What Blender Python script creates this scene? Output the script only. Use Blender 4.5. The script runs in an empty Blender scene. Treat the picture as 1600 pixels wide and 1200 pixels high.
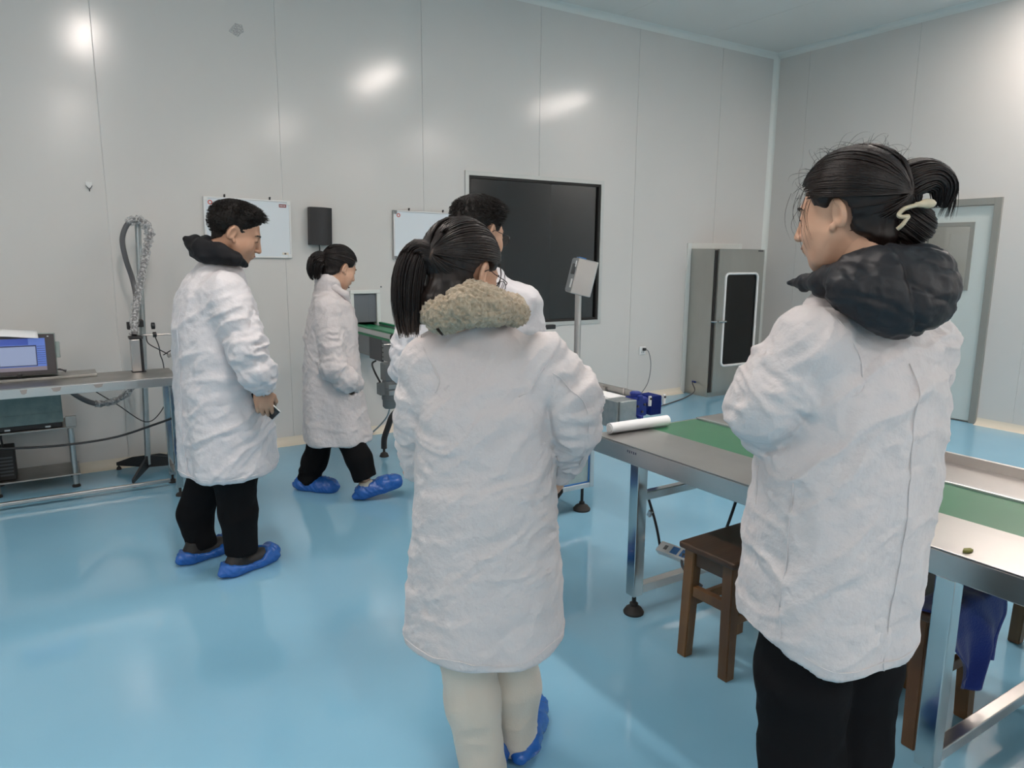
import bpy, bmesh, math, random
import numpy as np
from mathutils import Vector, Matrix

# ------------------------------------------------------------------ camera, world, exposure
SC = bpy.context.scene
COL = SC.collection
F_PX, PITCH, YAW, ROLL, CAM_H = 1132.1, 0.17762, 0.56946, 0.00798, 1.5
WALL_Y, WALL_X, CEIL = 5.644, 7.075, 3.70
ROOM_X0, ROOM_Y0 = -3.6, -7.4
_fw = np.array([math.sin(YAW)*math.cos(PITCH), math.cos(YAW)*math.cos(PITCH), -math.sin(PITCH)])
_r = np.array([math.cos(YAW), -math.sin(YAW), 0.0])
_u = np.cross(_r, _fw)
_r2 = math.cos(ROLL)*_r + math.sin(ROLL)*_u
_u2 = -math.sin(ROLL)*_r + math.cos(ROLL)*_u
cam_data = bpy.data.cameras.new('camera')
cam_data.sensor_width = 36.0
cam_data.lens = F_PX/1600*36.0
cam_data.clip_start = 0.05
cam = bpy.data.objects.new('camera', cam_data)
COL.objects.link(cam)
cam.matrix_world = Matrix(((_r2[0], _u2[0], -_fw[0], 0), (_r2[1], _u2[1], -_fw[1], 0), (_r2[2], _u2[2], -_fw[2], CAM_H), (0, 0, 0, 1)))
SC.camera = cam
SC.view_settings.view_transform = 'Standard'
SC.view_settings.look = 'None'
SC.view_settings.gamma = 1.0
SC.view_settings.use_curve_mapping = False
SC.view_settings.exposure = 0.0
world = bpy.data.worlds.new('world')
SC.world = world
world.use_nodes = True
world.node_tree.nodes['Background'].inputs[0].default_value = (0.5, 0.55, 0.6, 1)
world.node_tree.nodes['Background'].inputs[1].default_value = 0.05
LAMP_STRENGTH = 76.0
CY = SC.cycles
CY.max_bounces = 5; CY.diffuse_bounces = 4; CY.glossy_bounces = 3; CY.transmission_bounces = 3; CY.transparent_max_bounces = 8
CY.adaptive_threshold = 0.02
CY.caustics_reflective = False; CY.caustics_refractive = False
ER = np.array([math.cos(YAW), -math.sin(YAW), 0.0])      # room direction lying across the view
EF = np.array([math.sin(YAW), math.cos(YAW), 0.0])

# ------------------------------------------------------------------ materials
MATS = {}
def mat(name, color, rough=0.5, metal=0.0, spec=0.5, coat=0.0, noise=None, bump=None, emit=None, sheen=0.0, trans=0.0, alpha=1.0):
    """noise=(scale, other colour, detail, stretch xyz); bump=(scale, strength, distance, stretch xyz)"""
    m = bpy.data.materials.new(name); m.use_nodes = True
    nt = m.node_tree; b = nt.nodes['Principled BSDF']
    b.inputs['Base Color'].default_value = (*color, 1)
    b.inputs['Roughness'].default_value = rough
    b.inputs['Metallic'].default_value = metal
    b.inputs['Specular IOR Level'].default_value = spec
    b.inputs['Coat Weight'].default_value = coat
    b.inputs['Sheen Weight'].default_value = sheen
    b.inputs['Transmission Weight'].default_value = trans
    b.inputs['Alpha'].default_value = alpha
    def tex(scale, detail, stretch):
        tc = nt.nodes.new('ShaderNodeTexCoord'); mp = nt.nodes.new('ShaderNodeMapping')
        mp.inputs['Scale'].default_value = stretch
        nt.links.new(tc.outputs['Object'], mp.inputs['Vector'])
        n = nt.nodes.new('ShaderNodeTexNoise'); n.inputs['Scale'].default_value = scale; n.inputs['Detail'].default_value = detail
        nt.links.new(mp.outputs['Vector'], n.inputs['Vector'])
        return n
    if noise:
        n = tex(noise[0], noise[2] if len(noise) > 2 else 4, noise[3] if len(noise) > 3 else (1, 1, 1))
        rp = nt.nodes.new('ShaderNodeValToRGB')
        rp.color_ramp.elements[0].position = 0.35; rp.color_ramp.elements[1].position = 0.65
        rp.color_ramp.elements[0].color = (*color, 1); rp.color_ramp.elements[1].color = (*noise[1], 1)
        nt.links.new(n.outputs['Fac'], rp.inputs['Fac']); nt.links.new(rp.outputs['Color'], b.inputs['Base Color'])
    if bump:
        n = tex(bump[0], 5, bump[3] if len(bump) > 3 else (1, 1, 1))
        bp = nt.nodes.new('ShaderNodeBump'); bp.inputs['Strength'].default_value = bump[1]; bp.inputs['Distance'].default_value = bump[2]
        nt.links.new(n.outputs['Fac'], bp.inputs['Height']); nt.links.new(bp.outputs['Normal'], b.inputs['Normal'])
    if emit:
        b.inputs['Emission Color'].default_value = (*emit[0], 1); b.inputs['Emission Strength'].default_value = emit[1]
    MATS[name] = m
    return m

mat('wall_paint', (0.66, 0.64, 0.615), 0.165, spec=0.5, noise=(1.3, (0.645, 0.63, 0.605)), bump=(1.4, 0.05, 0.02, (1, 1, 0.35)))
mat('ceiling_paint', (0.80, 0.78, 0.74), 0.22)
mat('seam', (0.78, 0.78, 0.76), 0.5)
mat('cream', (0.72, 0.66, 0.55), 0.45)
mat('trim_white', (0.72, 0.74, 0.71), 0.35)
mat('floor_epoxy', (0.215, 0.455, 0.62), 0.085, spec=0.55, noise=(0.9, (0.25, 0.495, 0.655), 6), bump=(2.2, 0.05, 0.02))
mat('steel', (0.64, 0.61, 0.585), 0.30, 1.0, noise=(3.0, (0.56, 0.53, 0.51), 5), bump=(60, 0.06, 0.002, (1, 0.05, 1)))
mat('steel_smooth', (0.60, 0.60, 0.59), 0.14, 1.0)
mat('steel_dull', (0.42, 0.41, 0.39), 0.42, 1.0, noise=(9, (0.34, 0.33, 0.31), 5))
mat('steel_cabinet', (0.50, 0.50, 0.465), 0.33, 0.85, noise=(2.5, (0.43, 0.43, 0.40), 6, (1, 1, 0.4)))
mat('galvanised', (0.50, 0.53, 0.53), 0.40, 0.9, noise=(30, (0.42, 0.46, 0.47)))
mat('frame_grey', (0.30, 0.30, 0.275), 0.5, 0.2)
mat('aluminium', (0.62, 0.63, 0.63), 0.35, 0.9)
mat('light_frame', (0.55, 0.56, 0.54), 0.4, 0.3)
mat('black_plastic', (0.018, 0.018, 0.02), 0.45)
mat('black_rubber', (0.02, 0.018, 0.017), 0.7)
mat('dark_grey', (0.07, 0.07, 0.075), 0.5)
mat('mid_grey', (0.20, 0.21, 0.215), 0.5)
mat('bezel', (0.055, 0.048, 0.05), 0.4)
mat('white_plastic', (0.78, 0.78, 0.77), 0.4)
mat('paper', (0.86, 0.86, 0.87), 0.7)
mat('board_white', (0.74, 0.79, 0.83), 0.16)
mat('red', (0.6, 0.13, 0.10), 0.5)
mat('dark_red', (0.22, 0.03, 0.04), 0.5)
mat('belt_green', (0.035, 0.155, 0.075), 0.28, noise=(4, (0.045, 0.175, 0.085)))
mat('rail_green', (0.01, 0.22, 0.09), 0.4)
mat('gear_blue', (0.012, 0.03, 0.22), 0.4)
mat('edge_blue', (0.05, 0.20, 0.50), 0.4)
mat('panel_pale', (0.40, 0.47, 0.45), 0.45, noise=(12, (0.33, 0.41, 0.40)))
mat('teal_box', (0.23, 0.30, 0.29), 0.5, noise=(14, (0.17, 0.235, 0.23), 6))
mat('wood', (0.10, 0.046, 0.018), 0.42, noise=(9, (0.19, 0.095, 0.035), 6, (1, 1, 0.12)), bump=(40, 0.25, 0.003, (1, 1, 0.08)))
mat('wood_seat', (0.045, 0.024, 0.014), 0.42, noise=(9, (0.085, 0.045, 0.024), 6, (0.12, 1, 1)), bump=(40, 0.25, 0.003, (0.08, 1, 1)))
mat('cloth_blue', (0.015, 0.035, 0.22), 0.9, sheen=0.3, bump=(160, 0.6, 0.004))
mat('screen_blue', (0.05, 0.09, 0.30), 0.25, emit=((0.12, 0.22, 0.62), 0.5))
mat('screen_header', (0.02, 0.05, 0.25), 0.25, emit=((0.04, 0.09, 0.42), 0.5))
mat('screen_window', (0.16, 0.20, 0.30), 0.25, emit=((0.28, 0.34, 0.52), 0.5))
mat('screen_bar', (0.14, 0.12, 0.14), 0.3, emit=((0.25, 0.22, 0.27), 0.4))
mat('screen_line', (0.02, 0.03, 0.10), 0.3)
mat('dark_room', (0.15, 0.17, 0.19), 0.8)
mat('curtain', (0.14, 0.155, 0.175), 0.45)
mat('door_paint', (0.60, 0.65, 0.63), 0.3)
mat('scuff', (0.36, 0.31, 0.28), 0.6)
mat('leaf', (0.20, 0.20, 0.05), 0.7)
mat('marks', (0.12, 0.13, 0.17), 0.6)
mat('lamp_diffuser', (0.9, 0.9, 0.9), 0.5, emit=((1.0, 0.885, 0.815), LAMP_STRENGTH))
mat('ivory', (0.55, 0.47, 0.33), 0.3, coat=0.5)

def glass_mat(name, tint, refl_tint=(1, 1, 1), rough=0.02):
    m = bpy.data.materials.new(name); m.use_nodes = True
    nt = m.node_tree; nt.nodes.clear()
    out = nt.nodes.new('ShaderNodeOutputMaterial'); mx = nt.nodes.new('ShaderNodeMixShader')
    tr = nt.nodes.new('ShaderNodeBsdfTransparent'); tr.inputs[0].default_value = (*tint, 1)
    gl = nt.nodes.new('ShaderNodeBsdfGlossy'); gl.inputs['Color'].default_value = (*refl_tint, 1); gl.inputs['Roughness'].default_value = rough
    fr = nt.nodes.new('ShaderNodeFresnel'); fr.inputs['IOR'].default_value = 1.52
    nt.links.new(fr.outputs[0], mx.inputs[0]); nt.links.new(tr.outputs[0], mx.inputs[1]); nt.links.new(gl.outputs[0], mx.inputs[2])
    nt.links.new(mx.outputs[0], out.inputs[0])
    MATS[name] = m
    return m
glass_mat('tinted_glass', (0.55, 0.58, 0.60))
glass_mat('clear_glass', (0.85, 0.88, 0.88))
glass_mat('lens_glass', (0.9, 0.92, 0.93))
def film_mat():
    m = bpy.data.materials.new('plastic_film'); m.use_nodes = True
    nt = m.node_tree; nt.nodes.clear()
    out = nt.nodes.new('ShaderNodeOutputMaterial'); mx = nt.nodes.new('ShaderNodeMixShader')
    tr = nt.nodes.new('ShaderNodeBsdfTransparent'); b = nt.nodes.new('ShaderNodeBsdfPrincipled')
    b.inputs['Base Color'].default_value = (0.62, 0.62, 0.62, 1); b.inputs['Roughness'].default_value = 0.15
    n = nt.nodes.new('ShaderNodeTexNoise'); n.inputs['Scale'].default_value = 70; n.inputs['Detail'].default_value = 3
    tc = nt.nodes.new('ShaderNodeTexCoord'); nt.links.new(tc.outputs['Object'], n.inputs['Vector'])
    rp = nt.nodes.new('ShaderNodeValToRGB'); rp.color_ramp.elements[0].position = 0.38; rp.color_ramp.elements[1].position = 0.66
    rp.color_ramp.elements[0].color = (0.10, 0.10, 0.10, 1); rp.color_ramp.elements[1].color = (0.75, 0.75, 0.75, 1)
    nt.links.new(n.outputs['Fac'], rp.inputs['Fac'])
    bp = nt.nodes.new('ShaderNodeBump'); bp.inputs['Strength'].default_value = 0.8; bp.inputs['Distance'].default_value = 0.005
    nt.links.new(n.outputs['Fac'], bp.inputs['Height']); nt.links.new(bp.outputs['Normal'], b.inputs['Normal'])
    nt.links.new(rp.outputs['Color'], mx.inputs[0]); nt.links.new(tr.outputs[0], mx.inputs[1]); nt.links.new(b.outputs[0], mx.inputs[2])
    nt.links.new(mx.outputs[0], out.inputs[0])
    MATS['plastic_film'] = m
film_mat()

# ------------------------------------------------------------------ mesh helpers
class MB:
    """Collects simple solids in one bmesh; build() links them as ONE mesh object."""
    def __init__(self): self.bm = bmesh.new()
    def box(self, x0, x1, y0, y1, z0, z1, bev=0.0, seg=2):
        r = bmesh.ops.create_cube(self.bm, size=1.0)
        for v in r['verts']:
            v.co = Vector((x0+(v.co.x+.5)*(x1-x0), y0+(v.co.y+.5)*(y1-y0), z0+(v.co.z+.5)*(z1-z0)))
        if bev > 0:
            ed = {e for v in r['verts'] for e in v.link_edges}
            bmesh.ops.bevel(self.bm, geom=list(ed), offset=bev, segments=seg, affect='EDGES', profile=0.5)
        return self
    def obox(self, c, size, R=None, bev=0.0, seg=2):
        """box of given size around c, turned by the 3x3 matrix R"""
        r = bmesh.ops.create_cube(self.bm, size=1.0)
        vs = list(r['verts'])
        for v in vs: v.co = Vector((v.co.x*size[0], v.co.y*size[1], v.co.z*size[2]))
        if bev > 0:
            ed = {e for v in vs for e in v.link_edges}
            rr = bmesh.ops.bevel(self.bm, geom=list(ed), offset=bev, segments=seg, affect='EDGES', profile=0.5)
            vs = list({v for f in rr['faces'] for v in f.verts} | {v for v in vs if v.is_valid})
        for v in vs:
            p = Vector(v.co)
            if R is not None: p = R @ p
            v.co = p + Vector(c)
        return self
    def prism(self, pts, axis, a, b):
        """extrude a polygon: pts 2-D, axis 'x','y' or 'z', from a to b"""
        def P(p, t):
            if axis == 'x': return (t, p[0], p[1])
            if axis == 'y': return (p[0], t, p[1])
            return (p[0], p[1], t)
        A = [self.bm.verts.new(P(p, a)) for p in pts]; B = [self.bm.verts.new(P(p, b)) for p in pts]
        n = len(pts)
        self.bm.faces.new(A[::-1]); self.bm.faces.new(B)
        for i in range(n): self.bm.faces.new((A[i], A[(i+1) % n], B[(i+1) % n], B[i]))
        return self
    def tube(self, pts, r, n=10, caps=True):
        """tube along a polyline; r one radius or a list"""
        pts = [Vector(p) for p in pts]; m = len(pts)
        rad = r if isinstance(r, (list, tuple)) else [r]*m
        up = None; rings = []
        for i, p in enumerate(pts):
            t = (pts[min(i+1, m-1)]-pts[max(i-1, 0)]).normalized()
            if up is None:
                up = Vector((0, 0, 1)) if abs(t.z) < .9 else Vector((1, 0, 0))
            a = (up - t*up.dot(t))
            if a.length < 1e-6: a = t.orthogonal()
            a.normalize(); b = t.cross(a); up = a
            rings.append([self.bm.verts.new(p + rad[i]*(a*math.cos(2*math.pi*k/n)+b*math.sin(2*math.pi*k/n))) for k in range(n)])
        for i in range(m-1):
            for k in range(n):
                self.bm.faces.new((rings[i][k], rings[i][(k+1) % n], rings[i+1][(k+1) % n], rings[i+1][k]))
        if caps:
            self.bm.faces.new(rings[0][::-1]); self.bm.faces.new(rings[-1])
        return self
    def lathe(self, prof, c, n=20):
        """prof [(r,z)...] turned about a vertical axis at c"""
        rings = []
        for (r, z) in prof:
            rings.append([self.bm.verts.new((c[0]+r*math.cos(2*math.pi*k/n), c[1]+r*math.sin(2*math.pi*k/n), c[2]+z)) for k in range(n)])
        for i in range(len(prof)-1):
            for k in range(n):
                self.bm.faces.new((rings[i][k], rings[i][(k+1) % n], rings[i+1][(k+1) % n], rings[i+1][k]))
        self.bm.faces.new(rings[0][::-1]); self.bm.faces.new(rings[-1])
        return self
    def build(self, name, material, parent=None, loc=(0, 0, 0), smooth=False, label=None):
        bmesh.ops.recalc_face_normals(self.bm, faces=self.bm.faces[:])
        me = bpy.data.meshes.new(name)
        self.bm.to_mesh(me); self.bm.free()
        if smooth:
            for p in me.polygons: p.use_smooth = True
            me.set_sharp_from_angle(angle=math.radians(40))
        return link(name, me, material, parent, loc, label)

def link(name, me, material, parent=None, loc=(0, 0, 0), label=None):
    me.materials.append(MATS[material] if isinstance(material, str) else material)
    o = bpy.data.objects.new(name, me); COL.objects.link(o)
    o.location = loc
    if parent is not None: o.parent = parent
    if label: o['label'] = label
    return o

def tag(o, label, cat, group=None):
    o['label'] = label; o['category'] = cat
    if group: o['group'] = group
    return o

def thing(name, label, cat, loc=(0, 0, 0), rotz=0.0, group=None):
    o = bpy.data.objects.new(name, None); COL.objects.link(o)
    o.empty_display_size = 0.1
    o.location = loc; o.rotation_euler = (0, 0, rotz)
    return tag(o, label, cat, group)

def structure(o):
    o['kind'] = 'structure'
    return o

def arc(c, r, a0, a1, n):
    return [(c[0]+r*math.cos(a0+(a1-a0)*i/n), c[1]+r*math.sin(a0+(a1-a0)*i/n)) for i in range(n+1)]

def spline(pts, n=8):
    """Catmull-Rom through 3-D points"""
    P = [Vector(p) for p in pts]; out = []
    for i in range(len(P)-1):
        p0 = P[max(i-1, 0)]; p1 = P[i]; p2 = P[i+1]; p3 = P[min(i+2, len(P)-1)]
        for k in range(n):
            t = k/n
            out.append(0.5*((2*p1)+(p2-p0)*t+(2*p0-5*p1+4*p2-p3)*t*t+(3*p1-p0-3*p2+p3)*t**3))
    out.append(P[-1])
    return out

def copy_tree(o, parent=None):
    c = o.copy(); COL.objects.link(c); c.parent = parent
    for ch in [k for k in bpy.data.objects if k.parent == o]:
        copy_tree(ch, c)
    return c

# ------------------------------------------------------------------ the room
b = MB(); b.box(ROOM_X0, WALL_X, ROOM_Y0, WALL_Y, -0.1, 0.0)
structure(b.build('floor', 'floor_epoxy'))
PW = 1.165
WIN = (3.127, 4.640, 0.838, 2.190)          # big dark window
HATCH = (2.085, 2.285, 0.885, 1.175)        # conveyor opening
def cut_rect(rect, hole):
    x0, x1, z0, z1 = rect; a0, a1, c0, c1 = hole
    a0, a1, c0, c1 = max(a0, x0), min(a1, x1), max(c0, z0), min(c1, z1)
    if a0 >= a1 or c0 >= c1: return [rect]
    out = []
    if a0 > x0: out.append((x0, a0, z0, z1))
    if a1 < x1: out.append((a1, x1, z0, z1))
    if c0 > z0: out.append((a0, a1, z0, c0))
    if c1 < z1: out.append((a0, a1, c1, z1))
    return out
# back wall: a core with the two openings, panels in front of it
core = [(ROOM_X0, WALL_X, 0, CEIL)]
for h in (WIN, HATCH): core = [q for r in core for q in cut_rect(r, h)]
b = MB()
for (x0, x1, z0, z1) in core: b.box(x0, x1, WALL_Y+0.004, WALL_Y+0.08, z0, z1)
wall_back = structure(b.build('wall_back', 'seam'))
rng = random.Random(3)
x = 0.392 - 4*PW
while x < WALL_X:
    x0, x1 = max(x, ROOM_X0)+0.002, min(x+PW, WALL_X)-0.002
    if x1 > x0:
        rects = [(x0, x1, 0.0, CEIL)]
        for h in (WIN, HATCH): rects = [q for r in rects for q in cut_rect(r, h)]
        b = MB(); 
        for (a0, a1, c0, c1) in rects: b.box(a0, a1, WALL_Y, WALL_Y+0.0038, c0, c1)
        b.build('wall_panel', 'wall_paint', wall_back)
    x += PW
# right wall
DOOR = (3.16, 4.06, 0.0, 2.02)
b = MB()
for (y0, y1, z0, z1) in cut_rect((ROOM_Y0, WALL_Y+0.08, 0, CEIL), DOOR): b.box(WALL_X+0.004, WALL_X+0.08, y0, y1, z0, z1)
wall_right = structure(b.build('wall_right', 'seam'))
y = 5.215
edges = [WALL_Y, y]
while edges[-1] > ROOM_Y0: edges.append(max(edges[-1]-1.175, ROOM_Y0))
for y1, y0 in zip(edges[:-1], edges[1:]):
    b = MB()
    for (a0, a1, c0, c1) in cut_rect((y0+.002, y1-.002, 0, CEIL), DOOR): b.box(WALL_X, WALL_X+0.0038, a0, a1, c0, c1)
    b.build('wall_panel', 'wall_paint', wall_right)
# the walls and ceiling round the rest of the room
b = MB(); b.box(ROOM_X0-0.08, ROOM_X0, ROOM_Y0, WALL_Y, 0, CEIL); structure(b.build('wall_left', 'wall_paint'))
b = MB(); b.box(ROOM_X0, WALL_X, ROOM_Y0-0.08, ROOM_Y0, 0, CEIL); structure(b.build('wall_front', 'wall_paint'))
b = MB(); b.box(ROOM_X0, WALL_X, ROOM_Y0, WALL_Y, CEIL+0.012, CEIL+0.08)
ceiling = structure(b.build('ceiling', 'seam'))
x = WALL_X
while x > ROOM_X0:
    x0 = max(x-PW, ROOM_X0)
    b = MB(); b.box(x0+.0015, x-.0015, ROOM_Y0, WALL_Y, CEIL, CEIL+0.014)
    b.build('ceiling_panel', 'ceiling_paint', ceiling)
    x -= PW
# coves and skirting
def cove(axis, a, b_, at, z, r, s, flip):
    """concave quarter-round moulding between a wall and the floor or ceiling"""
    pts = [(at, z), (at-s*r, z)] + [(at-s*r+s*r*math.sin(t), z+flip*(r-r*math.cos(t))) for t in [math.pi/2*i/6 for i in range(1, 7)]]
    m = MB(); m.prism(pts, axis, a, b_); return m
structure(cove('x', ROOM_X0, WALL_X, WALL_Y, CEIL, 0.055, 1, -1).build('trim_1', 'trim_white', smooth=True))
structure(cove('y', ROOM_Y0, WALL_Y, WALL_X, CEIL, 0.055, 1, -1).build('trim_2', 'trim_white', smooth=True))
m = MB(); r = 0.05
m.prism([(WALL_X, WALL_Y), (WALL_X-r, WALL_Y)] + [(WALL_X-r+r*math.sin(t), WALL_Y-r+r*math.cos(t)) for t in [math.pi/2*i/6 for i in range(1, 7)]], 'z', 0, CEIL)
structure(m.build('trim_3', 'trim_white', smooth=True))
structure(cove('x', ROOM_X0, 5.835, WALL_Y, 0, 0.062, 1, 1).build('baseboard_back', 'cream', smooth=True))
structure(cove('y', 4.06, WALL_Y, WALL_X, 0, 0.062, 1, 1).build('baseboard_right', 'cream', smooth=True))
structure(cove('y', ROOM_Y0, 3.16, WALL_X, 0, 0.062, 1, 1).build('baseboard_right', 'cream', smooth=True))

# big window: frame, gasket, glass, dark room behind
x0, x1, z0, z1 = WIN
m = MB()
def ringframe(m, x0, x1, z0, z1, w, ya, yb, bev=0.0):
    m.box(x0, x1, ya, yb, z0, z0+w, bev); m.box(x0, x1, ya, yb, z1-w, z1, bev)
    m.box(x0, x0+w, ya, yb, z0+w, z1-w, bev); m.box(x1-w, x1, ya, yb, z0+w, z1-w, bev)
ringframe(m, x0-.012, x1+.012, z0-.012, z1+.012, 0.036, WALL_Y-0.012, WALL_Y+0.02)
win = structure(m.build('window_1', 'light_frame'))
m = MB(); ringframe(m, x0+.024, x1-.024, z0+.024, z1-.024, 0.022, WALL_Y-0.002, WALL_Y+0.05); m.build('gasket', 'black_rubber', win)
m = MB(); m.box(x0+.04, x1-.04, WALL_Y+0.020, WALL_Y+0.026, z0+.04, z1-.04); m.build('pane', 'tinted_glass', win)
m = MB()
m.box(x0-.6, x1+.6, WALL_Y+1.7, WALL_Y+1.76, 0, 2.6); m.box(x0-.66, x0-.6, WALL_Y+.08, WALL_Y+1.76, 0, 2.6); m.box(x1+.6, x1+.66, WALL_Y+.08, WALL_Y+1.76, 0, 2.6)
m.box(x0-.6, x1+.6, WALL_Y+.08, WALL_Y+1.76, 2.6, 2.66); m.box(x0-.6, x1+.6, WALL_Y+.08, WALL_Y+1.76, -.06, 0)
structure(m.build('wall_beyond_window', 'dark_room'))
# conveyor hatch: frame, curtain, dark box behind
x0, x1, z0, z1 = HATCH
m = MB(); ringframe(m, x0-.028, x1+.028, z0-.028, z1+.028, 0.03, WALL_Y-0.012, WALL_Y+0.01, 0.003)
hatch = structure(m.build('window_2', 'trim_white'))
m = MB()
for i in range(3): m.box(x0+.004+i*.0645, x0+.004+i*.0645+.0655, WALL_Y+.008+.002*(i % 2), WALL_Y+.012+.002*(i % 2), z0+.055, z1); 
m.build('curtain', 'curtain', hatch)
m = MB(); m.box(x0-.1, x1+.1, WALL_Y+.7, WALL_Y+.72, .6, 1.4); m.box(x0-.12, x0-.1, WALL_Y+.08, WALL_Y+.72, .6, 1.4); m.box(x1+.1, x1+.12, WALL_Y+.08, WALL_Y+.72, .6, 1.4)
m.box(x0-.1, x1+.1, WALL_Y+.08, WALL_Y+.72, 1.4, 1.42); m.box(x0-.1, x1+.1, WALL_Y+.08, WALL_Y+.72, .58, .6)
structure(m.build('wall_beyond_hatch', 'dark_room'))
# door in the right wall
y0, y1, _, z1 = DOOR
w = 0.062
m = MB()
m.box(WALL_X-.022, WALL_X+.07, y0, y0+w, 0, z1, .003); m.box(WALL_X-.022, WALL_X+.07, y1-w, y1, 0, z1, .003); m.box(WALL_X-.022, WALL_X+.07, y0+w, y1-w, z1-w, z1, .003)
door = structure(m.build('door_1', 'frame_grey'))
DW = (3.40, 3.80, 1.235, 1.785)
m = MB()
for (a0, a1, c0, c1) in cut_rect((y0+w+.006, y1-w-.006, .012, z1-w-.006), DW): m.box(WALL_X+.004, WALL_X+.046, a0, a1, c0, c1)
leaf = m.build('door_leaf', 'door_paint', door)
m = MB()
def ringx(m, y0, y1, z0, z1, w, xa, xb):
    m.box(xa, xb, y0, y1, z0, z0+w); m.box(xa, xb, y0, y1, z1-w, z1); m.box(xa, xb, y0, y0+w, z0+w, z1-w); m.box(xa, xb, y1-w, y1, z0+w, z1-w)
ringx(m, DW[0]-.03, DW[1]+.03, DW[2]-.03, DW[3]+.03, .036, WALL_X-.006, WALL_X+.052); m.build('glazing_frame', 'frame_grey', leaf)
m = MB(); m.box(WALL_X+.018, WALL_X+.024, DW[0], DW[1], DW[2], DW[3]); m.build('pane', 'clear_glass', leaf)
m = MB(); m.box(WALL_X-.05, WALL_X+.004, y1-w-.10, y1-w-.075, .98, 1.005, .004); m.box(WALL_X-.06, WALL_X-.045, y1-w-.2, y1-w-.075, .98, 1.005, .005); m.build('door_handle', 'steel', leaf)
m = MB(); m.box(WALL_X+1.2, WALL_X+1.25, y0-.6, y1+.6, 0, 2.5); m.box(WALL_X+.08, WALL_X+1.25, y0-.65, y0-.6, 0, 2.5); m.box(WALL_X+.08, WALL_X+1.25, y1+.6, y1+.65, 0, 2.5)
m.box(WALL_X+.08, WALL_X+1.25, y0-.6, y1+.6, 2.5, 2.55); m.box(WALL_X+.08, WALL_X+1.25, y0-.6, y1+.6, -.05, 0)
structure(m.build('wall_beyond_door', 'wall_paint'))

# ceiling lamps (above and behind the viewer; seen as reflections)
LX = (-2.6, 0.55, 3.72, 6.55); LY = (2.25, -2.1, -6.2)
cols = ('leftmost', 'second', 'third', 'rightmost'); rows = ('nearest the back wall', 'in the middle row', 'in the rear row')
for i, lx in enumerate(LX):
    for j, ly in enumerate(LY):
        t = thing('ceiling_lamp', 'white recessed fluorescent ceiling lamp, %s %s' % (cols[i], rows[j]), 'ceiling lamp', (lx, ly, CEIL), group='fluorescent ceiling lamps')
        m = MB(); m.box(-.11, .11, -.64, .64, -.05, 0, .006); m.build('housing', 'white_plastic', t)
        m = MB(); m.box(-.08, .08, -.61, .61, -.056, -.051); m.build('diffuser', 'lamp_diffuser', t)
t = thing('ceiling_lamp', 'small white ceiling lamp over the room beyond the door', 'ceiling lamp', (WALL_X+.6, 3.6, 2.5))
m = MB(); m.box(-.12, .12, -.3, .3, -.03, 0, .004); m.build('housing', 'white_plastic', t)
m = MB(); m.box(-.10, .10, -.28, .28, -.035, -.031); m.build('diffuser', mat('lamp_dim', (.9, .9, .9), .5, emit=((1, .97, .92), 22.0)), t)
mat('hose_grey', (0.11, 0.11, 0.115), 0.3)

# ------------------------------------------------------------------ left: bench, controller, marking head on its stand
def foot(m, c, h=0.055, r=0.028):
    m.lathe([(r, 0), (r, .008), (r*.8, .016), (r*.45, .022), (r*.28, .024), (r*.28, h)], c, 16)
BX0, BX1, BY0, BY1, BZ = -1.15, 0.625, 4.725, 5.10, 0.757
t = thing('workbench', 'long stainless steel workbench with scuffed front edge against the back wall', 'workbench', (BX0, BY0, 0))
L = lambda x, y: (x-BX0, y-BY0)
W, Dp = BX1-BX0, BY1-BY0
m = MB(); m.box(0, W, 0, Dp, BZ-.004, BZ, .001); m.build('tabletop', 'steel_dull', t)
m = MB(); m.box(0, W, 0, .012, BZ-.056, BZ-.005, .002); m.box(0, W, Dp-.012, Dp, BZ-.056, BZ-.005, .002)
m.box(0, .012, .013, Dp-.013, BZ-.056, BZ-.005); m.box(W-.012, W, .013, Dp-.013, BZ-.056, BZ-.005)
ap = m.build('apron', 'steel', t)
for k, (sx, sw, sh) in enumerate(((.98, .035, .028), (1.125, .05, .026), (1.33, .05, .022))):
    mm = MB(); mm.prism([(sx, BZ-.012), (sx+sw, BZ-.010), (sx+sw*.85, BZ-.012-sh*.7), (sx+sw*.5, BZ-.010-sh), (sx+sw*.2, BZ-.012-sh*.8)], 'y', -.0015, .001); mm.build('scuff_mark', 'scuff', ap)
for lx in (.03, W-.03):
    for ly in (.03, Dp-.03):
        m = MB(); m.box(lx-.02, lx+.02, ly-.02, ly+.02, .055, BZ-.058, .003); lg = m.build('leg', 'steel_smooth', t)
        m = MB(); foot(m, (lx, ly, 0), .056); m.build('foot', 'black_rubber', lg, smooth=True)
m = MB(); m.box(.055, W-.055, Dp-.125, Dp-.10, .03, .05, .003); m.build('lower_rail', 'steel', t)
m = MB(); m.box(.055, W-.055, .02, .04, .07, .085, .003)
for lx in (.03, W-.03):
    m = MB(); m.box(lx-.012, lx+.012, .055, Dp-.055, .10, .125, .003); m.build('side_rail', 'steel', t)
m = MB(); m.box(.1, W-.41, Dp-.14, Dp+.06, BZ+.001, BZ+.016, .002); m.build('raised_plate', 'steel_dull', t)

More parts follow.
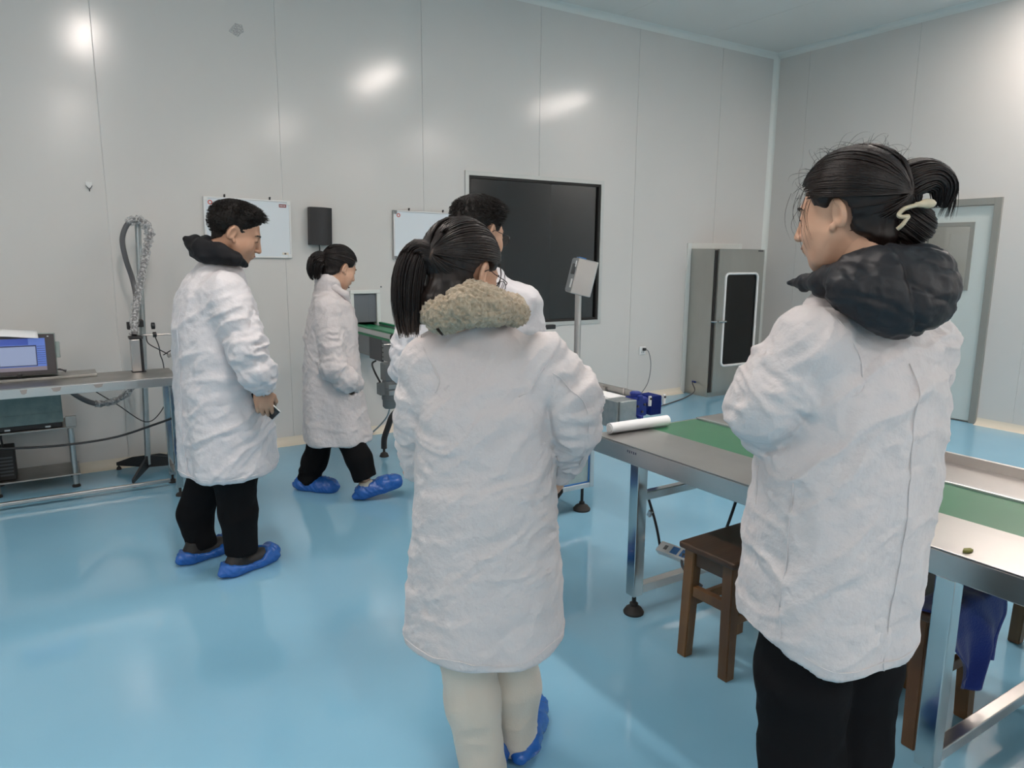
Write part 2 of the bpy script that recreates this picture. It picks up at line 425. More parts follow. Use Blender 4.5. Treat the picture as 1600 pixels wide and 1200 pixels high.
# controller with a lit screen
RZ = math.radians(-4)
t = thing('touch_panel_computer', 'dark panel computer with blue lit screen on the steel workbench', 'computer', (-0.14, 4.985, BZ+.0165), RZ)
tilt = Matrix.Rotation(math.radians(-8), 3, 'X')
def tl(x, y, z):
    v = tilt @ Vector((x, y, z)); return (v.x, v.y, v.z+.004)
def tb(name, x0, x1, y0, y1, z0, z1, material, par, bev=0):
    m = MB(); m.obox(tl((x0+x1)/2, (y0+y1)/2, (z0+z1)/2), (x1-x0, y1-y0, z1-z0), tilt, bev); return m.build(name, material, par)
tb('casing', -.19, .152, .02, .10, .012, .252, 'panel_pale', t, .004)
bz = tb('bezel', -.19, .152, .0, .019, .010, .245, 'bezel', t, .004)
scn = tb('screen', -.16, .106, -.0025, .001, .035, .222, 'screen_blue', t)
tb('screen_title', -.16, .024, -.0035, -.0026, .185, .222, 'screen_header', scn)
tb('screen_window_border', -.124, .062, -.0035, -.0026, .062, .182, 'screen_line', scn)
tb('screen_window', -.119, .057, -.0045, -.0036, .067, .175, 'screen_window', scn)
tb('screen_footer', -.16, .106, -.0035, -.0026, .035, .058, 'screen_bar', scn)
for k in range(9):
    tb('screen_row', .064, .104, -.0035, -.0026, .073+.0125*k, .0755+.0125*k, 'screen_line', scn)
    tb('screen_row', -.158, -.126, -.0035, -.0026, .073+.0125*k, .0755+.0125*k, 'screen_line', scn)
tb('screen_caption', -.15, -.118, -.0046, -.0036, .196, .203, 'white_plastic', scn)
tb('indicator_light', .118, .126, -.003, .0, .228, .233, 'white_plastic', bz)
m = MB(); m.lathe([(.014, 0), (.014, .012), (.008, .016)], (0, 0, 0), 14); kn = m.build('knob', 'black_plastic', t, (-.03, -.012, .018), True); kn.rotation_euler = (math.pi/2, 0, 0)
tb('side_connector', .153, .172, .05, .085, .105, .20, 'panel_pale', t, .003)
m = MB()
for k in range(4):
    m.tube(spline([(.15, .04+.01*k, .03), (.165+.008*k, .05, .034-.004*k), (.182+.004*k, .06+.01*k, .02), (.19, .09, .008)], 5), .0028, 6)
m.build('wiring', 'dark_grey', t)
# sheet of paper over the controller
bm = bmesh.new()
nx, ny = 14, 8; V = {}
for i in range(nx+1):
    for j in range(ny+1):
        u, v = i/nx, j/ny
        xx = -.21+.29*u-.02*v; yy = -.045+.15*v
        zz = .274 + .004*math.sin(u*5) - (.03*(1-v*3) if v < .33 else 0) - .012*u*u
        V[i, j] = bm.verts.new((xx, yy+.03, zz))
for i in range(nx):
    for j in range(ny): bm.faces.new((V[i, j], V[i+1, j], V[i+1, j+1], V[i, j+1]))
me = bpy.data.meshes.new('paper_sheet'); bm.to_mesh(me); bm.free()
for p_ in me.polygons: p_.use_smooth = True
o = link('paper_sheet', me, 'paper', None, (-0.14, 4.985, BZ+.0165)); o.rotation_euler = (0, 0, RZ)
sm = o.modifiers.new('thickness', 'SOLIDIFY'); sm.thickness = .0008
tag(o, 'white sheet of paper draped over the panel computer', 'paper')

# stand with pole and cross feet
PXY = (0.489, 5.42)
t = thing('marking_head_stand', 'galvanised pole stand on black cross feet behind the workbench', 'stand', (PXY[0], PXY[1], 0))
m = MB(); m.tube([(0, 0, .05), (.035, .0, 1.0), (.056, -.01, 1.70)], .019, 14); m.build('pole', 'galvanised', t, smooth=True)
for (ex, ey) in ((.31, 5.575), (.362, 5.075), (.80, 5.36), (.66, 5.58)):
    dx, dy = ex-PXY[0], ey-PXY[1]; ln = math.hypot(dx, dy); a = math.atan2(dy, dx)
    m = MB(); m.prism([(0, .03), (ln, .03), (ln, .052), (.12, .095), (0, .115)], 'y', -.007, .007)
    leg = m.build('cross_leg', 'black_plastic', t); leg.rotation_euler = (0, 0, a)
    m = MB(); foot(m, (ln-.012, 0, 0), .032, .016); m.build('foot', 'black_rubber', leg, smooth=True)
m = MB(); m.obox((.005, -.05, 1.03), (.06, .1, .045), None, .005); m.build('clamp', 'black_plastic', t)
m = MB(); m.obox((-.055, -.10, 1.02), (.022, .045, .05), None, .005); m.build('clamp', 'black_plastic', t)
for (kx, kz, kr) in ((.085, 1.015, .022), (.09, .957, .018)):
    m = MB(); m.lathe([(kr*.5, -.012), (kr, -.010), (kr, .010), (kr*.5, .013)], (0, 0, 0), 12); k_ = m.build('clamp_knob', 'black_plastic', t, (kx, -.13, kz), True); k_.rotation_euler = (0, math.pi/2, 0)
m = MB(); m.tube([(.02, -.13, .957), (.45, -.16, .952)], .006, 10); m.build('sensor_rod', 'steel', t, smooth=True)
m = MB(); m.obox((.2, -.15, .83), (.10, .022, .022), Matrix.Rotation(math.radians(-25), 3, 'Y'), .003); m.build('sensor', 'steel_dull', t)
m = MB(); m.tube(spline([(.04, -.12, .95), (.05, -.13, .90), (.12, -.14, .85), (.2, -.15, .80), (.27, -.15, .77)], 6), .0035, 6)
m.tube(spline([(.09, -.13, .95), (.11, -.13, .88), (.115, -.13, .82), (.13, -.12, .75), (.14, -.08, .55), (.1, -.05, .42), (.0, -.05, .36), (-.16, -.06, .5), (-.3, -.06, .62), (-.36, -.06, .70)], 6), .0035, 6)
m.tube(spline([(.13, -.15, .82), (.2, -.16, .86), (.28, -.16, .88)], 6), .0035, 6)
m.build('sensor_cable', 'black_plastic', t, smooth=True)
# marking head and its hose
t = thing('inkjet_marker', 'upright brushed steel marking head with black back on the workbench', 'printer head', (0.435, 5.04, BZ+.001))
m = MB(); m.box(-.026, .026, -.045, .02, .004, .205, .004); m.build('housing', 'steel', t)
m = MB(); m.box(.027, .042, -.035, .028, .004, .20, .003); m.build('back_plate', 'black_plastic', t)
m = MB(); m.box(-.032, .045, -.05, .03, .206, .222, .003); m.build('top_cap', 'black_plastic', t)
m = MB(); m.box(-.03, .05, -.048, .03, 0, .003); m.build('base_plate', 'black_plastic', t)
hz = [(0.437, 5.04, .985), (.455, 5.10, 1.10), (.51, 5.2, 1.30), (.575, 5.3, 1.52), (.60, 5.33, 1.62), (.56, 5.35, 1.69), (.49, 5.36, 1.68), (.445, 5.37, 1.58), (.455, 5.38, 1.45), (.485, 5.40, 1.32), (.495, 5.38, 1.20), (.475, 5.36, 1.05), (.46, 5.33, .80), (.45, 5.33, .66), (.36, 5.33, .55), (.22, 5.33, .52), (.10, 5.34, .59), (.03, 5.36, .69), (.0, 5.4, .72)]
t = thing('hose', 'grey hose wrapped in clear film, looped high above the marking head', 'hose', (0.437, 5.04, .76))
off = lambda p: (p[0]-.437, p[1]-5.04, p[2]-.76)
m = MB(); m.tube([off(q) for q in spline(hz, 8)], .0165, 12); m.build('core', 'hose_grey', t, smooth=True)
hs = spline(hz, 8)
def wrap(i0, i1, r, name):
    pts = [off(q) for q in hs[i0:i1]]; rr = [r*(1+.28*math.sin(k*1.9)*math.sin(k*.7+1)+.1*math.sin(k*3.1)) for k in range(len(pts))]
    m = MB(); m.tube(pts, rr, 14, caps=False); return m.build(name, 'plastic_film', t, smooth=True)
wrap(0, 40, .025, 'film_wrap'); wrap(30, 50, .030, 'film_wrap'); wrap(104, 122, .022, 'film_wrap')

# small cart under the bench with an ink cabinet
CX, CY_ = -0.36, 5.29
t = thing('printer_cart', 'low two-shelf steel cart under the workbench', 'cart', (CX, CY_, 0))
for lx in (0.0, .415):
    for ly in (0, .27):
        m = MB(); m.tube([(lx, ly, .02), (lx, ly, .39)], .017, 12); lg = m.build('leg', 'galvanised', t, smooth=True)
        m = MB(); m.lathe([(.024, 0), (.024, .012), (.012, .02)], (lx, ly, 0), 12); m.build('foot', 'black_rubber', lg, smooth=True)
m = MB(); m.box(-.03, .445, -.025, .295, .391, .401, .002); m.build('upper_shelf', 'steel_dull', t)
m = MB(); m.box(-.03, .445, -.025, .295, .082, .092, .002); m.build('lower_shelf', 'steel_dull', t)
m = MB(); m.box(.39, .45, -.03, .0, .402, .47, .003); m.build('corner_plate', 'steel_dull', t)
t = thing('ink_cabinet', 'grey-green metal box on the upper shelf of the low cart', 'equipment box', (-0.31, 5.28, .402))
m = MB(); m.box(-.06, .33, 0, .26, .032, .29, .004); m.build('casing', 'teal_box', t)
m = MB(); m.box(-.05, .32, .015, .25, .0, .031, .003); m.build('base', 'black_plastic', t)
m = MB(); m.box(-.06, .33, -.004, -.0005, .036, .10, .001); m.build('front_lip', 'teal_box', t)
for k in (0.02, .23):
    m = MB(); m.box(k, k+.03, .004, .014, .004, .016, .002); m.build('latch', 'aluminium', t)
t = thing('power_supply', 'black upright power unit on the lower shelf of the low cart', 'power supply', (-0.33, 5.31, .093))
m = MB(); m.box(-.02, .075, 0, .16, 0, .20, .006); m.build('casing', 'black_rubber', t)
m = MB(); 
for k in range(6): m.box(-.008, .063, -.003, -.0005, .03+.022*k, .04+.022*k)
m.build('vent_grille', 'dark_grey', t)
m = MB(); m.tube(spline([(.02, .05, .20), (.015, .04, .26), (.02, .03, .298)], 5), .006, 8); m.build('power_lead', 'black_plastic', t, smooth=True)
m = MB(); m.tube(spline([(0, 0, 0), (.3, -.01, -.02), (.6, -.05, .0), (.83, -.2, .09), (.92, -.3, .14)], 10), .007, 8)
o = m.build('cable', 'black_plastic', None, (-0.33, 5.05, .36), True); tag(o, 'black cable sagging under the workbench from cart to bench leg', 'cable')

# ------------------------------------------------------------------ things on the back wall
def whiteboard(x0, x1, z0, z1, label, fr, tilt, tagmark):
    t = thing('whiteboard', label, 'whiteboard', ((x0+x1)/2, WALL_Y-.001, z0), group='whiteboards on the back wall'); t.rotation_euler = (0, tilt, 0)
    w, h = (x1-x0)/2, z1-z0
    m = MB(); m.box(-w+.008, w-.008, -.016, -.004, .008, h-.008); m.build('board', 'board_white', t)
    m = MB(); m.box(-w, w, -.021, 0, 0, .012, .003); m.box(-w, w, -.021, 0, h-.012, h, .003); m.box(-w, -w+.012, -.021, 0, .012, h-.012, .003); m.box(w-.012, w, -.021, 0, .012, h-.012, .003)
    m.build('frame', fr, t)
    for sx in (-1, 1):
        for z_ in (.002, h-.03):
            m = MB(); m.box(sx*w-.014-.0155*sx, sx*w+.014-.0155*sx, -.024, -.0215, z_, z_+.028, .001); m.build('corner_cap', fr if tagmark else 'mid_grey', t)
        m = MB(); m.box(sx*w*.52-.006, sx*w*.52+.006, -.004, 0, h, h+.02); m.tube([(sx*w*.52, -.012, h+.017), (sx*w*.52, .0, h+.017)], .006, 8); m.build('wall_hook', 'black_plastic', t)
    m = MB()
    ring = [(.016*math.cos(a), .016*math.sin(a)) for a in [2*math.pi*k/16 for k in range(16)]]
    for k in range(16):
        a, b2 = ring[k], ring[(k+1) % 16]
        m.prism([(a[0]-w+.045, a[1]+h-.04), (b2[0]-w+.045, b2[1]+h-.04), (b2[0]*.55-w+.045, b2[1]*.55+h-.04), (a[0]*.55-w+.045, a[1]*.55+h-.04)], 'y', -.0175, -.0162)
    m.build('round_logo', 'red', t)
    if tagmark:
        m = MB(); m.box(w-.085, w-.032, -.0175, -.0162, h-.05, h-.027); lg = m.build('brand_tag', 'dark_red', t)
        m = MB()
        for k in range(4): m.box(w-.079+.011*k, w-.073+.011*k, -.0182, -.0176, h-.043, h-.034)
        m.build('tag_lettering', 'paper', lg)
        m = MB(); m.box(w-.07, w-.025, -.0175, -.0162, .025, .042); lg = m.build('price_tag', 'cream', t)
        m = MB(); m.box(w-.056, w-.042, -.0182, -.0176, .028, .039); m.build('tag_mark', 'dark_grey', lg)
    return t
whiteboard(0.988, 1.602, 1.458, 1.882, 'white board with dark red tag, hung behind the man with the black hood', 'white_plastic', math.radians(.8), True)
whiteboard(2.437, 3.04, 1.443, 1.842, 'white board with grey metal frame beside the big dark window', 'aluminium', math.radians(.6), False)

t = thing('wall_speaker', 'black curved wall speaker between the two white boards', 'speaker', (1.815, WALL_Y-.001, 1.555)); t.rotation_euler = (0, math.radians(1.5), 0)
prof = [(-.085, -.015), (.085, -.015)] + [(.085-.17*k/10, -.075-.035*math.sin(math.pi*k/10)) for k in range(11)]
m = MB(); m.prism(prof, 'z', 0, .282); m.build('grille_front', 'black_plastic', t, smooth=True)
m = MB(); m.box(-.05, .05, -.015, 0, .06, .22); m.build('bracket', 'dark_grey', t)
m = MB(); m.tube(spline([(0, -.02, .01), (.004, -.02, -.03), (.004, -.012, -.09), (.006, -.01, -.25)], 5), .005, 8); m.build('speaker_lead', 'black_plastic', t, smooth=True)
t = thing('adhesive_hook', 'small white adhesive hook on the wall above the looped hose', 'hook', (0.299, WALL_Y-.001, 1.885))
m = MB(); m.box(-.02, .02, -.004, 0, .02, .06, .003); m.build('pad', 'white_plastic', t)
m = MB(); m.tube(spline([(-.018, -.006, .035), (-.008, -.009, .02), (0, -.012, .012), (.008, -.009, .02), (.018, -.006, .035)], 5), .0022, 6); m.tube([(0, -.012, .014), (0, -.018, -.002), (0, -.024, .004)], .003, 6); m.build('hook_wire', 'dark_grey', t)
m = MB(); m.prism([(-.05, -.01), (0, .05), (.045, .045), (.055, .0), (.01, -.04)], 'y', -.0015, 0)
o = m.build('tape_scrap', 'plastic_film', None, (1.284, WALL_Y-.001, 3.028)); tag(o, 'clear scrap of tape stuck high on the back wall', 'tape')
t = thing('wall_socket', 'white wall socket with black plug right of the dark window', 'socket', (5.235, WALL_Y-.001, 0.51))
m = MB(); m.box(-.043, .043, -.010, 0, -.043, .043, .004); m.build('plate', 'white_plastic', t)
for (sx, sz) in ((-.012, .018), (.012, .018)):
    m = MB(); m.box(sx-.003, sx+.003, -.0112, -.0102, sz-.018-.022, sz-.018-.012); m.build('socket_slot', 'dark_grey', t)
t = thing('power_plug', 'black plug and thin cable in the white wall socket', 'plug', (5.245, WALL_Y-.012, 0.525))
m = MB(); m.box(-.016, .016, -.03, 0, -.014, .014, .005); m.build('plug_body', 'black_plastic', t)
cb = [(5.245, 5.62, .525), (5.275, 5.585, .50), (5.30, 5.57, .36), (5.25, 5.55, .18), (5.14, 5.55, .05), (5.05, 5.5, .009), (4.6, 5.01, .008), (3.8, 4.14, .008), (3.1, 3.38, .008)]
m = MB(); m.tube([Vector(q)-Vector((5.245, WALL_Y-.012, .525)) for q in spline(cb, 8)], .0045, 8); m.build('lead', 'mid_grey', t, smooth=True)
for (sx, sz) in ((2.05, 1.225), (2.325, 1.225)):
    m = MB(); m.lathe([(.004, 0), (.007, .002), (.003, .006)], (0, 0, 0), 10); o = m.build('screw', 'dark_grey', hatch, (sx, WALL_Y-.001, sz)); o.rotation_euler = (math.pi/2, 0, 0)

# ------------------------------------------------------------------ green belt conveyor through the hatch
GX0, GX1, GY0, GY1 = 2.085, 2.285, 4.15, 5.90
t = thing('belt_conveyor', 'narrow green belt conveyor running out of the wall hatch', 'conveyor', (2.18, 4.9, 0))
lx = lambda x: x-2.18
ly = lambda y: y-4.9
m = MB(); m.box(lx(GX0+.012), lx(GX1-.012), ly(GY0+.03), ly(GY1), .905, .915, .002); m.build('belt', 'rail_green', t)
for (a0, a1) in ((GX0-.03, GX0-.004), (GX1+.004, GX1+.03)):
    m = MB(); m.box(lx(a0), lx(a1), ly(GY0), ly(GY1 if False else 5.62), .925, .94, .003); m.build('guide_rail', 'rail_green', t)
    m = MB(); m.box(lx(a0+.004), lx(a1-.004), ly(GY0), ly(5.62), .885, .924, .002); m.build('aluminium_rail', 'aluminium', t)
    m = MB(); m.box(lx(a0), lx(a1), ly(GY0), ly(5.62), .868, .8845, .002); m.build('lower_rail', 'rail_green', t)
    m = MB(); m.box(lx(a0+.008), lx(a1-.008), ly(GY0), ly(5.60), .715, .868, .001); sp = m.build('side_plate', 'mid_grey', t)
    for k in range(3):
        sxx = lx(a0+.0065) if a0 < GX0 else lx(a1-.0065)
        for q in range(4):
            mm = MB(); mm.box(sxx-.0015, sxx+.0015, ly(5.0-.17*k)-.010, ly(5.0-.17*k)+.010, .738+.034*q, .745+.034*q); mm.build('slot', 'black_plastic', sp)
m = MB(); m.box(lx(GX0-.026), lx(GX0-.006), ly(5.02), ly(5.26), .70, .872, .003); m.build('joint_plate', 'dark_grey', t)
m = MB(); m.tube([(lx(GX0)-.05, ly(4.72), .905), (lx(GX0)-.05, ly(4.72), .73)], .017, 12); m.lathe([(.03, 0), (.03, .02), (.02, .035)], (lx(GX0)-.05, ly(4.72), .905), 14); m.build('clamp_post', 'black_plastic', t, smooth=True)
m = MB(); m.tube([(lx(GX0)-.13, ly(4.72), .868), (lx(GX0)+.0, ly(4.72), .868)], .005, 8); m.build('sensor_rod', 'steel', t)
# drive motor below
mx, my = lx(GX0)-.06, ly(4.80)
m = MB(); m.box(mx-.05, mx+.045, my-.05, my+.05, .60, .725, .008); m.tube([(mx-.0, my-.055, .665), (mx-.0, my+.055, .665)], .04, 16); gb = m.build('gearbox', 'mid_grey', t)
m = MB(); m.lathe([(.05, .598), (.056, .57), (.056, .46), (.052, .455), (.052, .41), (.04, .395)], (mx, my, 0), 20); mo = m.build('motor', 'mid_grey', t, smooth=True)
m = MB()
for k in range(8): m.lathe([(.058, 0), (.059, .002), (.058, .004)], (mx, my, .465+.0125*k), 20)
m.build('cooling_fin', 'mid_grey', mo)
m = MB(); m.box(mx-.085, mx-.05, my-.035, my+.035, .50, .585, .004); m.build('terminal_box', 'mid_grey', mo)
for q in range(2):
    m = MB(); m.box(mx-.03, mx+.03, my-.063, my-.0575, .50+.045*q, .53+.045*q, .002); m.build('rating_plate', 'aluminium', mo)
m = MB(); m.tube(spline([(mx-.07, my+.0, .59), (mx-.09, my+.05, .66), (mx-.06, my+.17, .70), (mx-.02, my+.2, .715)], 6), .007, 8); m.build('motor_lead', 'black_plastic', t, smooth=True)
m = MB(); m.tube(spline([(mx+.0, my, .395), (mx-.02, my+.05, .30), (mx-.10, my+.2, .16), (mx-.22, my+.4, .08), (mx-.25, my+.7, .07)], 6), .006, 8); m.build('floor_lead', 'galvanised', t, smooth=True)
# curved black leg
for sx in (-1, 1):
    m = MB(); m.tube(spline([(.04*sx, ly(4.93), .34), (.085*sx, ly(4.93), .30), (.12*sx, ly(4.93), .22), (.15*sx, ly(4.93), .14), (.155*sx, ly(4.93), .062)], 6), .022, 12)
    lg = m.build('curved_leg', 'black_plastic', t, smooth=True)
    m = MB(); m.lathe([(.034, 0), (.034, .006), (.026, .026), (.012, .034), (.009, .036), (.009, .066)], (.155*sx, ly(4.93), 0), 16); m.build('foot', 'black_rubber', lg, smooth=True)
m = MB(); m.tube([(0, ly(4.93), .30), (0, ly(4.93), .716)], .026, 14); m.build('column', 'dark_grey', t, smooth=True)
m = MB(); m.box(-.05, .05, ly(4.90), ly(4.96), .29, .36, .008); m.build('leg_bracket', 'black_plastic', t)

# ------------------------------------------------------------------ steel pass cabinet in the corner
KX0, KX1, KY = 5.885, 6.61, 5.265
t = thing('steel_cabinet', 'tall stainless steel pass cabinet with rounded window in its door', 'cabinet', ((KX0+KX1)/2, (KY+WALL_Y)/2, 0))
cx, cy = (KX0+KX1)/2, (KY+WALL_Y)/2
hw, hd_ = (KX1-KX0)/2, (WALL_Y-KY)/2
m = MB(); m.box(-hw, -hw+.012, -hd_+.045, hd_-.004, .0, 1.57); m.box(hw-.012, hw, -hd_+.045, hd_-.004, .0, 1.57); m.box(-hw+.012, hw-.012, -hd_+.045, hd_-.004, 1.555, 1.57); m.box(-hw+.012, hw-.012, -hd_+.045, hd_-.004, 0, .045); m.box(-hw+.012, hw-.012, hd_-.02, hd_-.004, .045, 1.555)
m.build('body', 'steel_cabinet', t)
m = MB(); m.box(-hw+.004, -hw+.034, -hd_+.032, -hd_+.045, .05, 1.555); m.box(-hw+.034, hw-.004, -hd_+.032, -hd_+.045, 1.53, 1.555); m.box(-hw+.034, hw-.004, -hd_+.032, -hd_+.045, .05, .075); m.box(hw-.034, hw-.004, -hd_+.032, -hd_+.045, .075, 1.53); m.build('seal', 'black_rubber', t)
# door leaf with a rounded opening
def rrect(x0, x1, z0, z1, r, n=6):
    P = []
    for (cx_, cz_, a) in ((x1-r, z1-r, 0), (x0+r, z1-r, 90), (x0+r, z0+r, 180), (x1-r, z0+r, 270)):
        P += [(cx_+r*math.cos(math.radians(a+90*k/n)), cz_+r*math.sin(math.radians(a+90*k/n))) for k in range(n+1)]
    return P
DX0, DX1, DZ0, DZ1 = -hw+.03, hw+.005, .055, 1.565
WX0, WX1, WZ0, WZ1 = -hw+.135, hw-.085, .335, 1.315
inner = rrect(WX0, WX1, WZ0, WZ1, .05)
outer = []
for (x_, z_) in inner:
    # push each opening point out to the leaf's edge
    cxx, czz = (WX0+WX1)/2, (WZ0+WZ1)/2
    dx, dz = x_-cxx, z_-czz
    s_ = min((DX1-cxx if dx > 0 else cxx-DX0)/max(abs(dx), 1e-6), (DZ1-czz if dz > 0 else czz-DZ0)/max(abs(dz), 1e-6))
    outer.append((cxx+dx*s_, czz+dz*s_))
for q in ((DX1, DZ1), (DX0, DZ1), (DX0, DZ0), (DX1, DZ0)):
    k = min(range(len(outer)), key=lambda i: (outer[i][0]-q[0])**2+(outer[i][1]-q[1])**2); outer[k] = q
m = MB(); n_ = len(inner); ya, yb = -hd_, -hd_+.031
va = [m.bm.verts.new((p[0], ya, p[1])) for p in inner]; vb = [m.bm.verts.new((p[0], ya, p[1])) for p in outer]
vc = [m.bm.verts.new((p[0], yb, p[1])) for p in inner]; vd = [m.bm.verts.new((p[0], yb, p[1])) for p in outer]
for i in range(n_):
    j = (i+1) % n_
    m.bm.faces.new((va[i], va[j], vb[j], vb[i])); m.bm.faces.new((vc[j], vc[i], vd[i], vd[j])); m.bm.faces.new((va[j], va[i], vc[i], vc[j])); m.bm.faces.new((vb[i], vb[j], vd[j], vd[i]))
dl = m.build('door', 'steel_cabinet', t)
m = MB(); m.tube([(p[0], ya-.004, p[1]) for p in inner+[inner[0]]], .013, 8, caps=False); m.build('window_seal', 'white_plastic', dl, smooth=True)
m = MB(); m.prism(rrect(WX0+.001, WX1-.001, WZ0+.001, WZ1-.001, .05), 'y', ya+.010, ya+.016); m.build('pane', 'tinted_glass', dl)
m = MB(); m.box(-hw+.02, -hw+.06, -hd_-.016, -hd_-.0005, .80, .83, .003); m.tube([(-hw+.04, -hd_-.018, .815), (-hw+.15, -hd_-.03, .815)], .010, 10); m.tube([(-hw-.03, -hd_+.02, .815), (-hw+.03, -hd_-.012, .815)], .009, 10); m.build('handle', 'steel_smooth', dl)
m = MB(); m.box(-hw+.012, -hw+.04, -hd_+.034, -hd_+.046, 1.42, 1.46, .002); m.build('hinge_pin', 'dark_red', t)
m = MB(); m.box(hw-.10, hw-.02, -hd_-.003, -hd_-.0005, 1.545, 1.56); m.build('name_plate', 'dark_grey', dl)
for zz in (.2, 1.4):
    m = MB(); m.tube([(hw+.008, -hd_+.01, zz), (hw+.008, -hd_+.01, zz+.1)], .008, 8); m.build('hinge', 'steel', dl)
m = MB(); m.box(-hw-.012, -hw-.0005, .02, .07, .13, .15, .003); m.build('cable_gland', 'gear_blue', t)
m = MB(); m.tube(spline([(-hw-.01, .04, .14), (-hw-.05, .02, .13), (-hw-.1, -.06, .06), (-hw-.30, -.10, .012), (-hw-.75, -.25, .008), (-hw-1.3, -.45, .008), (-hw-1.9, -1.05, .008), (-hw-2.4, -1.6, .008)], 8), .006, 8); m.build('mains_lead', 'dark_grey', t, smooth=True)
m = MB(); 
m.box(5.825, 5.884, WALL_Y-.012, WALL_Y-.0005, 0, 1.63, .003); m.box(6.611, 6.68, WALL_Y-.012, WALL_Y-.0005, 0, 1.63, .003); m.box(5.884, 6.611, WALL_Y-.012, WALL_Y-.0005, 1.571, 1.63, .003)
structure(m.build('trim_4', 'trim_white'))

# ------------------------------------------------------------------ packing table with a green belt
TX0, TX1, TY0, TY1, TZ = 1.95, 2.85, -0.55, 2.385, 0.735
t = thing('packing_table', 'long stainless steel packing table with a green belt down its middle', 'table', (2.4, 2.13, 0))
px_ = lambda x: x-2.4
py_ = lambda y: y-2.13
B0, B1 = 2.235, 2.555
m = MB(); m.box(px_(TX0), px_(B0), py_(TY0), py_(TY1), TZ-.004, TZ, .0015); m.build('front_deck', 'steel', t)
m = MB(); m.box(px_(B1+.022), px_(TX1-.016), py_(TY0), py_(TY1), TZ-.004, TZ, .0015); m.build('rear_deck', 'steel', t)
m = MB(); m.box(px_(B0+.003), px_(B1-.003), py_(TY0+.01), py_(TY1-.02), TZ-.008, TZ-.0025); m.build('belt', 'belt_green', t)
m = MB(); m.box(px_(B1), px_(B1+.02), py_(TY0), py_(TY1-.03), TZ-.004, TZ+.006, .002); m.build('belt_guide', 'aluminium', t)
m = MB(); m.box(px_(TX1-.015), px_(TX1), py_(TY0), py_(TY1-.02), TZ-.075, TZ+.036, .002); m.build('rear_lip', 'steel', t)
m = MB(); m.box(px_(TX0), px_(TX0+.012), py_(TY0), py_(TY1), TZ-.077, TZ-.005, .003); m.build('front_apron', 'steel', t)
m = MB(); m.box(px_(TX0+.013), px_(TX1-.016), py_(TY1-.012), py_(TY1), TZ-.077, TZ-.005, .002); m.box(px_(TX0+.013), px_(TX1-.016), py_(TY0), py_(TY0+.012), TZ-.077, TZ-.005, .002); m.build('end_apron', 'steel', t)
for k in range(5):
    m = MB(); s_ = 2.16-.012*k; m.box(px_(TX0)-.0015, px_(TX0)+.001, py_(s_), py_(s_+.005), TZ-.03-.002*(k % 2), TZ-.021); m.build('pen_mark', 'marks', t)
for yy in (2.13, .905, -.32):
    for xx in (1.987, 2.80):
        m = MB(); m.box(px_(xx-.026), px_(xx+.026), py_(yy-.026), py_(yy+.026), .085, TZ-.078, .004); lg = m.build('leg', 'steel_smooth', t)
        m = MB(); m.lathe([(.042, 0), (.044, .008), (.034, .024), (.018, .034), (.018, .046), (.009, .05), (.009, .086)], (px_(xx), py_(yy), 0), 20); m.build('foot', 'black_rubber', lg, smooth=True)
    m = MB(); m.box(px_(2.014), px_(2.773), py_(yy-.02), py_(yy+.02), .09, .128, .003); m.build('lower_stretcher', 'steel', t)
    if yy > 2: m = MB(); m.box(px_(2.014), px_(2.773), py_(yy-.018), py_(yy+.018), .50, .535, .003); m.build('upper_stretcher', 'steel_smooth', t)
m = MB(); m.prism([(0, 0), (.018, .006), (.035, -.002), (.03, -.012), (.012, -.010)], 'z', 0, .006); o = m.build('leaf_scrap', 'leaf', None, (1.972, 0.875, TZ+.001)); tag(o, 'tiny dry leaf scrap on the front edge of the packing table', 'leaf scrap')

# rolled paper
bm_pts = []
m = MB(); m.tube([(0, 0, 0), (.33, -.012, 0)], .0235, 24); o_ = m
t = thing('paper_roll', 'rolled white paper lying across the end of the packing table', 'paper roll', (2.005, 2.345, TZ+.0245))
o_.build('outer_sheet', 'paper', t, smooth=True)
m = MB(); m.tube([(-.004, 0, 0), (.334, -.0121, 0)], .016, 20); m.build('inner_turns', 'white_plastic', t, smooth=True)

# power strip slung under the table on its cable
t = thing('power_strip', 'white multi-socket power strip slung on black cable under the packing table', 'power strip', (2.2, 2.06, .235))
R_ = Matrix.Rotation(math.radians(-5), 3, 'X') @ Matrix.Rotation(math.radians(55), 3, 'Y')
m = MB(); m.obox((0, 0, 0), (.03, .29, .055), R_, .004); st = m.build('casing', 'white_plastic', t)
def on(x, y, z): v = R_ @ Vector((x, y, z)); return (v.x, v.y, v.z)
m = MB(); m.obox(on(-.0158, .10, 0), (.002, .018, .022), R_); m.build('switch', 'mid_grey', st)
for k in range(2):
    m = MB(); m.obox(on(-.0158, .045-.055*k, 0), (.002, .04, .036), R_, .0005); s2 = m.build('socket', 'edge_blue', st)
m = MB(); m.tube(spline([on(0, .145, 0), (0, .18, .09), (0, .27, .27), (0, .305, .42)], 6), .006, 8); m.build('supply_cable', 'black_plastic', t, smooth=True)
m = MB(); m.obox((-.008, .21, .125), (.014, .02, .03), Matrix.Rotation(math.radians(25), 3, 'X'), .002); m.build('cable_clip', 'aluminium', t)
m = MB(); m.tube(spline([on(0, -.145, 0), (.0, -.17, .07), (0, -.23, .24), (0, -.28, .42)], 6), .006, 8); m.build('outlet_cable', 'black_plastic', t, smooth=True)
m = MB(); m.tube(spline([on(-.02, -.01, -.0), (-.03, -.02, -.03), (-.02, -.07, -.07), (.01, -.1, -.1)], 5), .006, 8); m.build('plugged_lead', 'dark_grey', t, smooth=True)

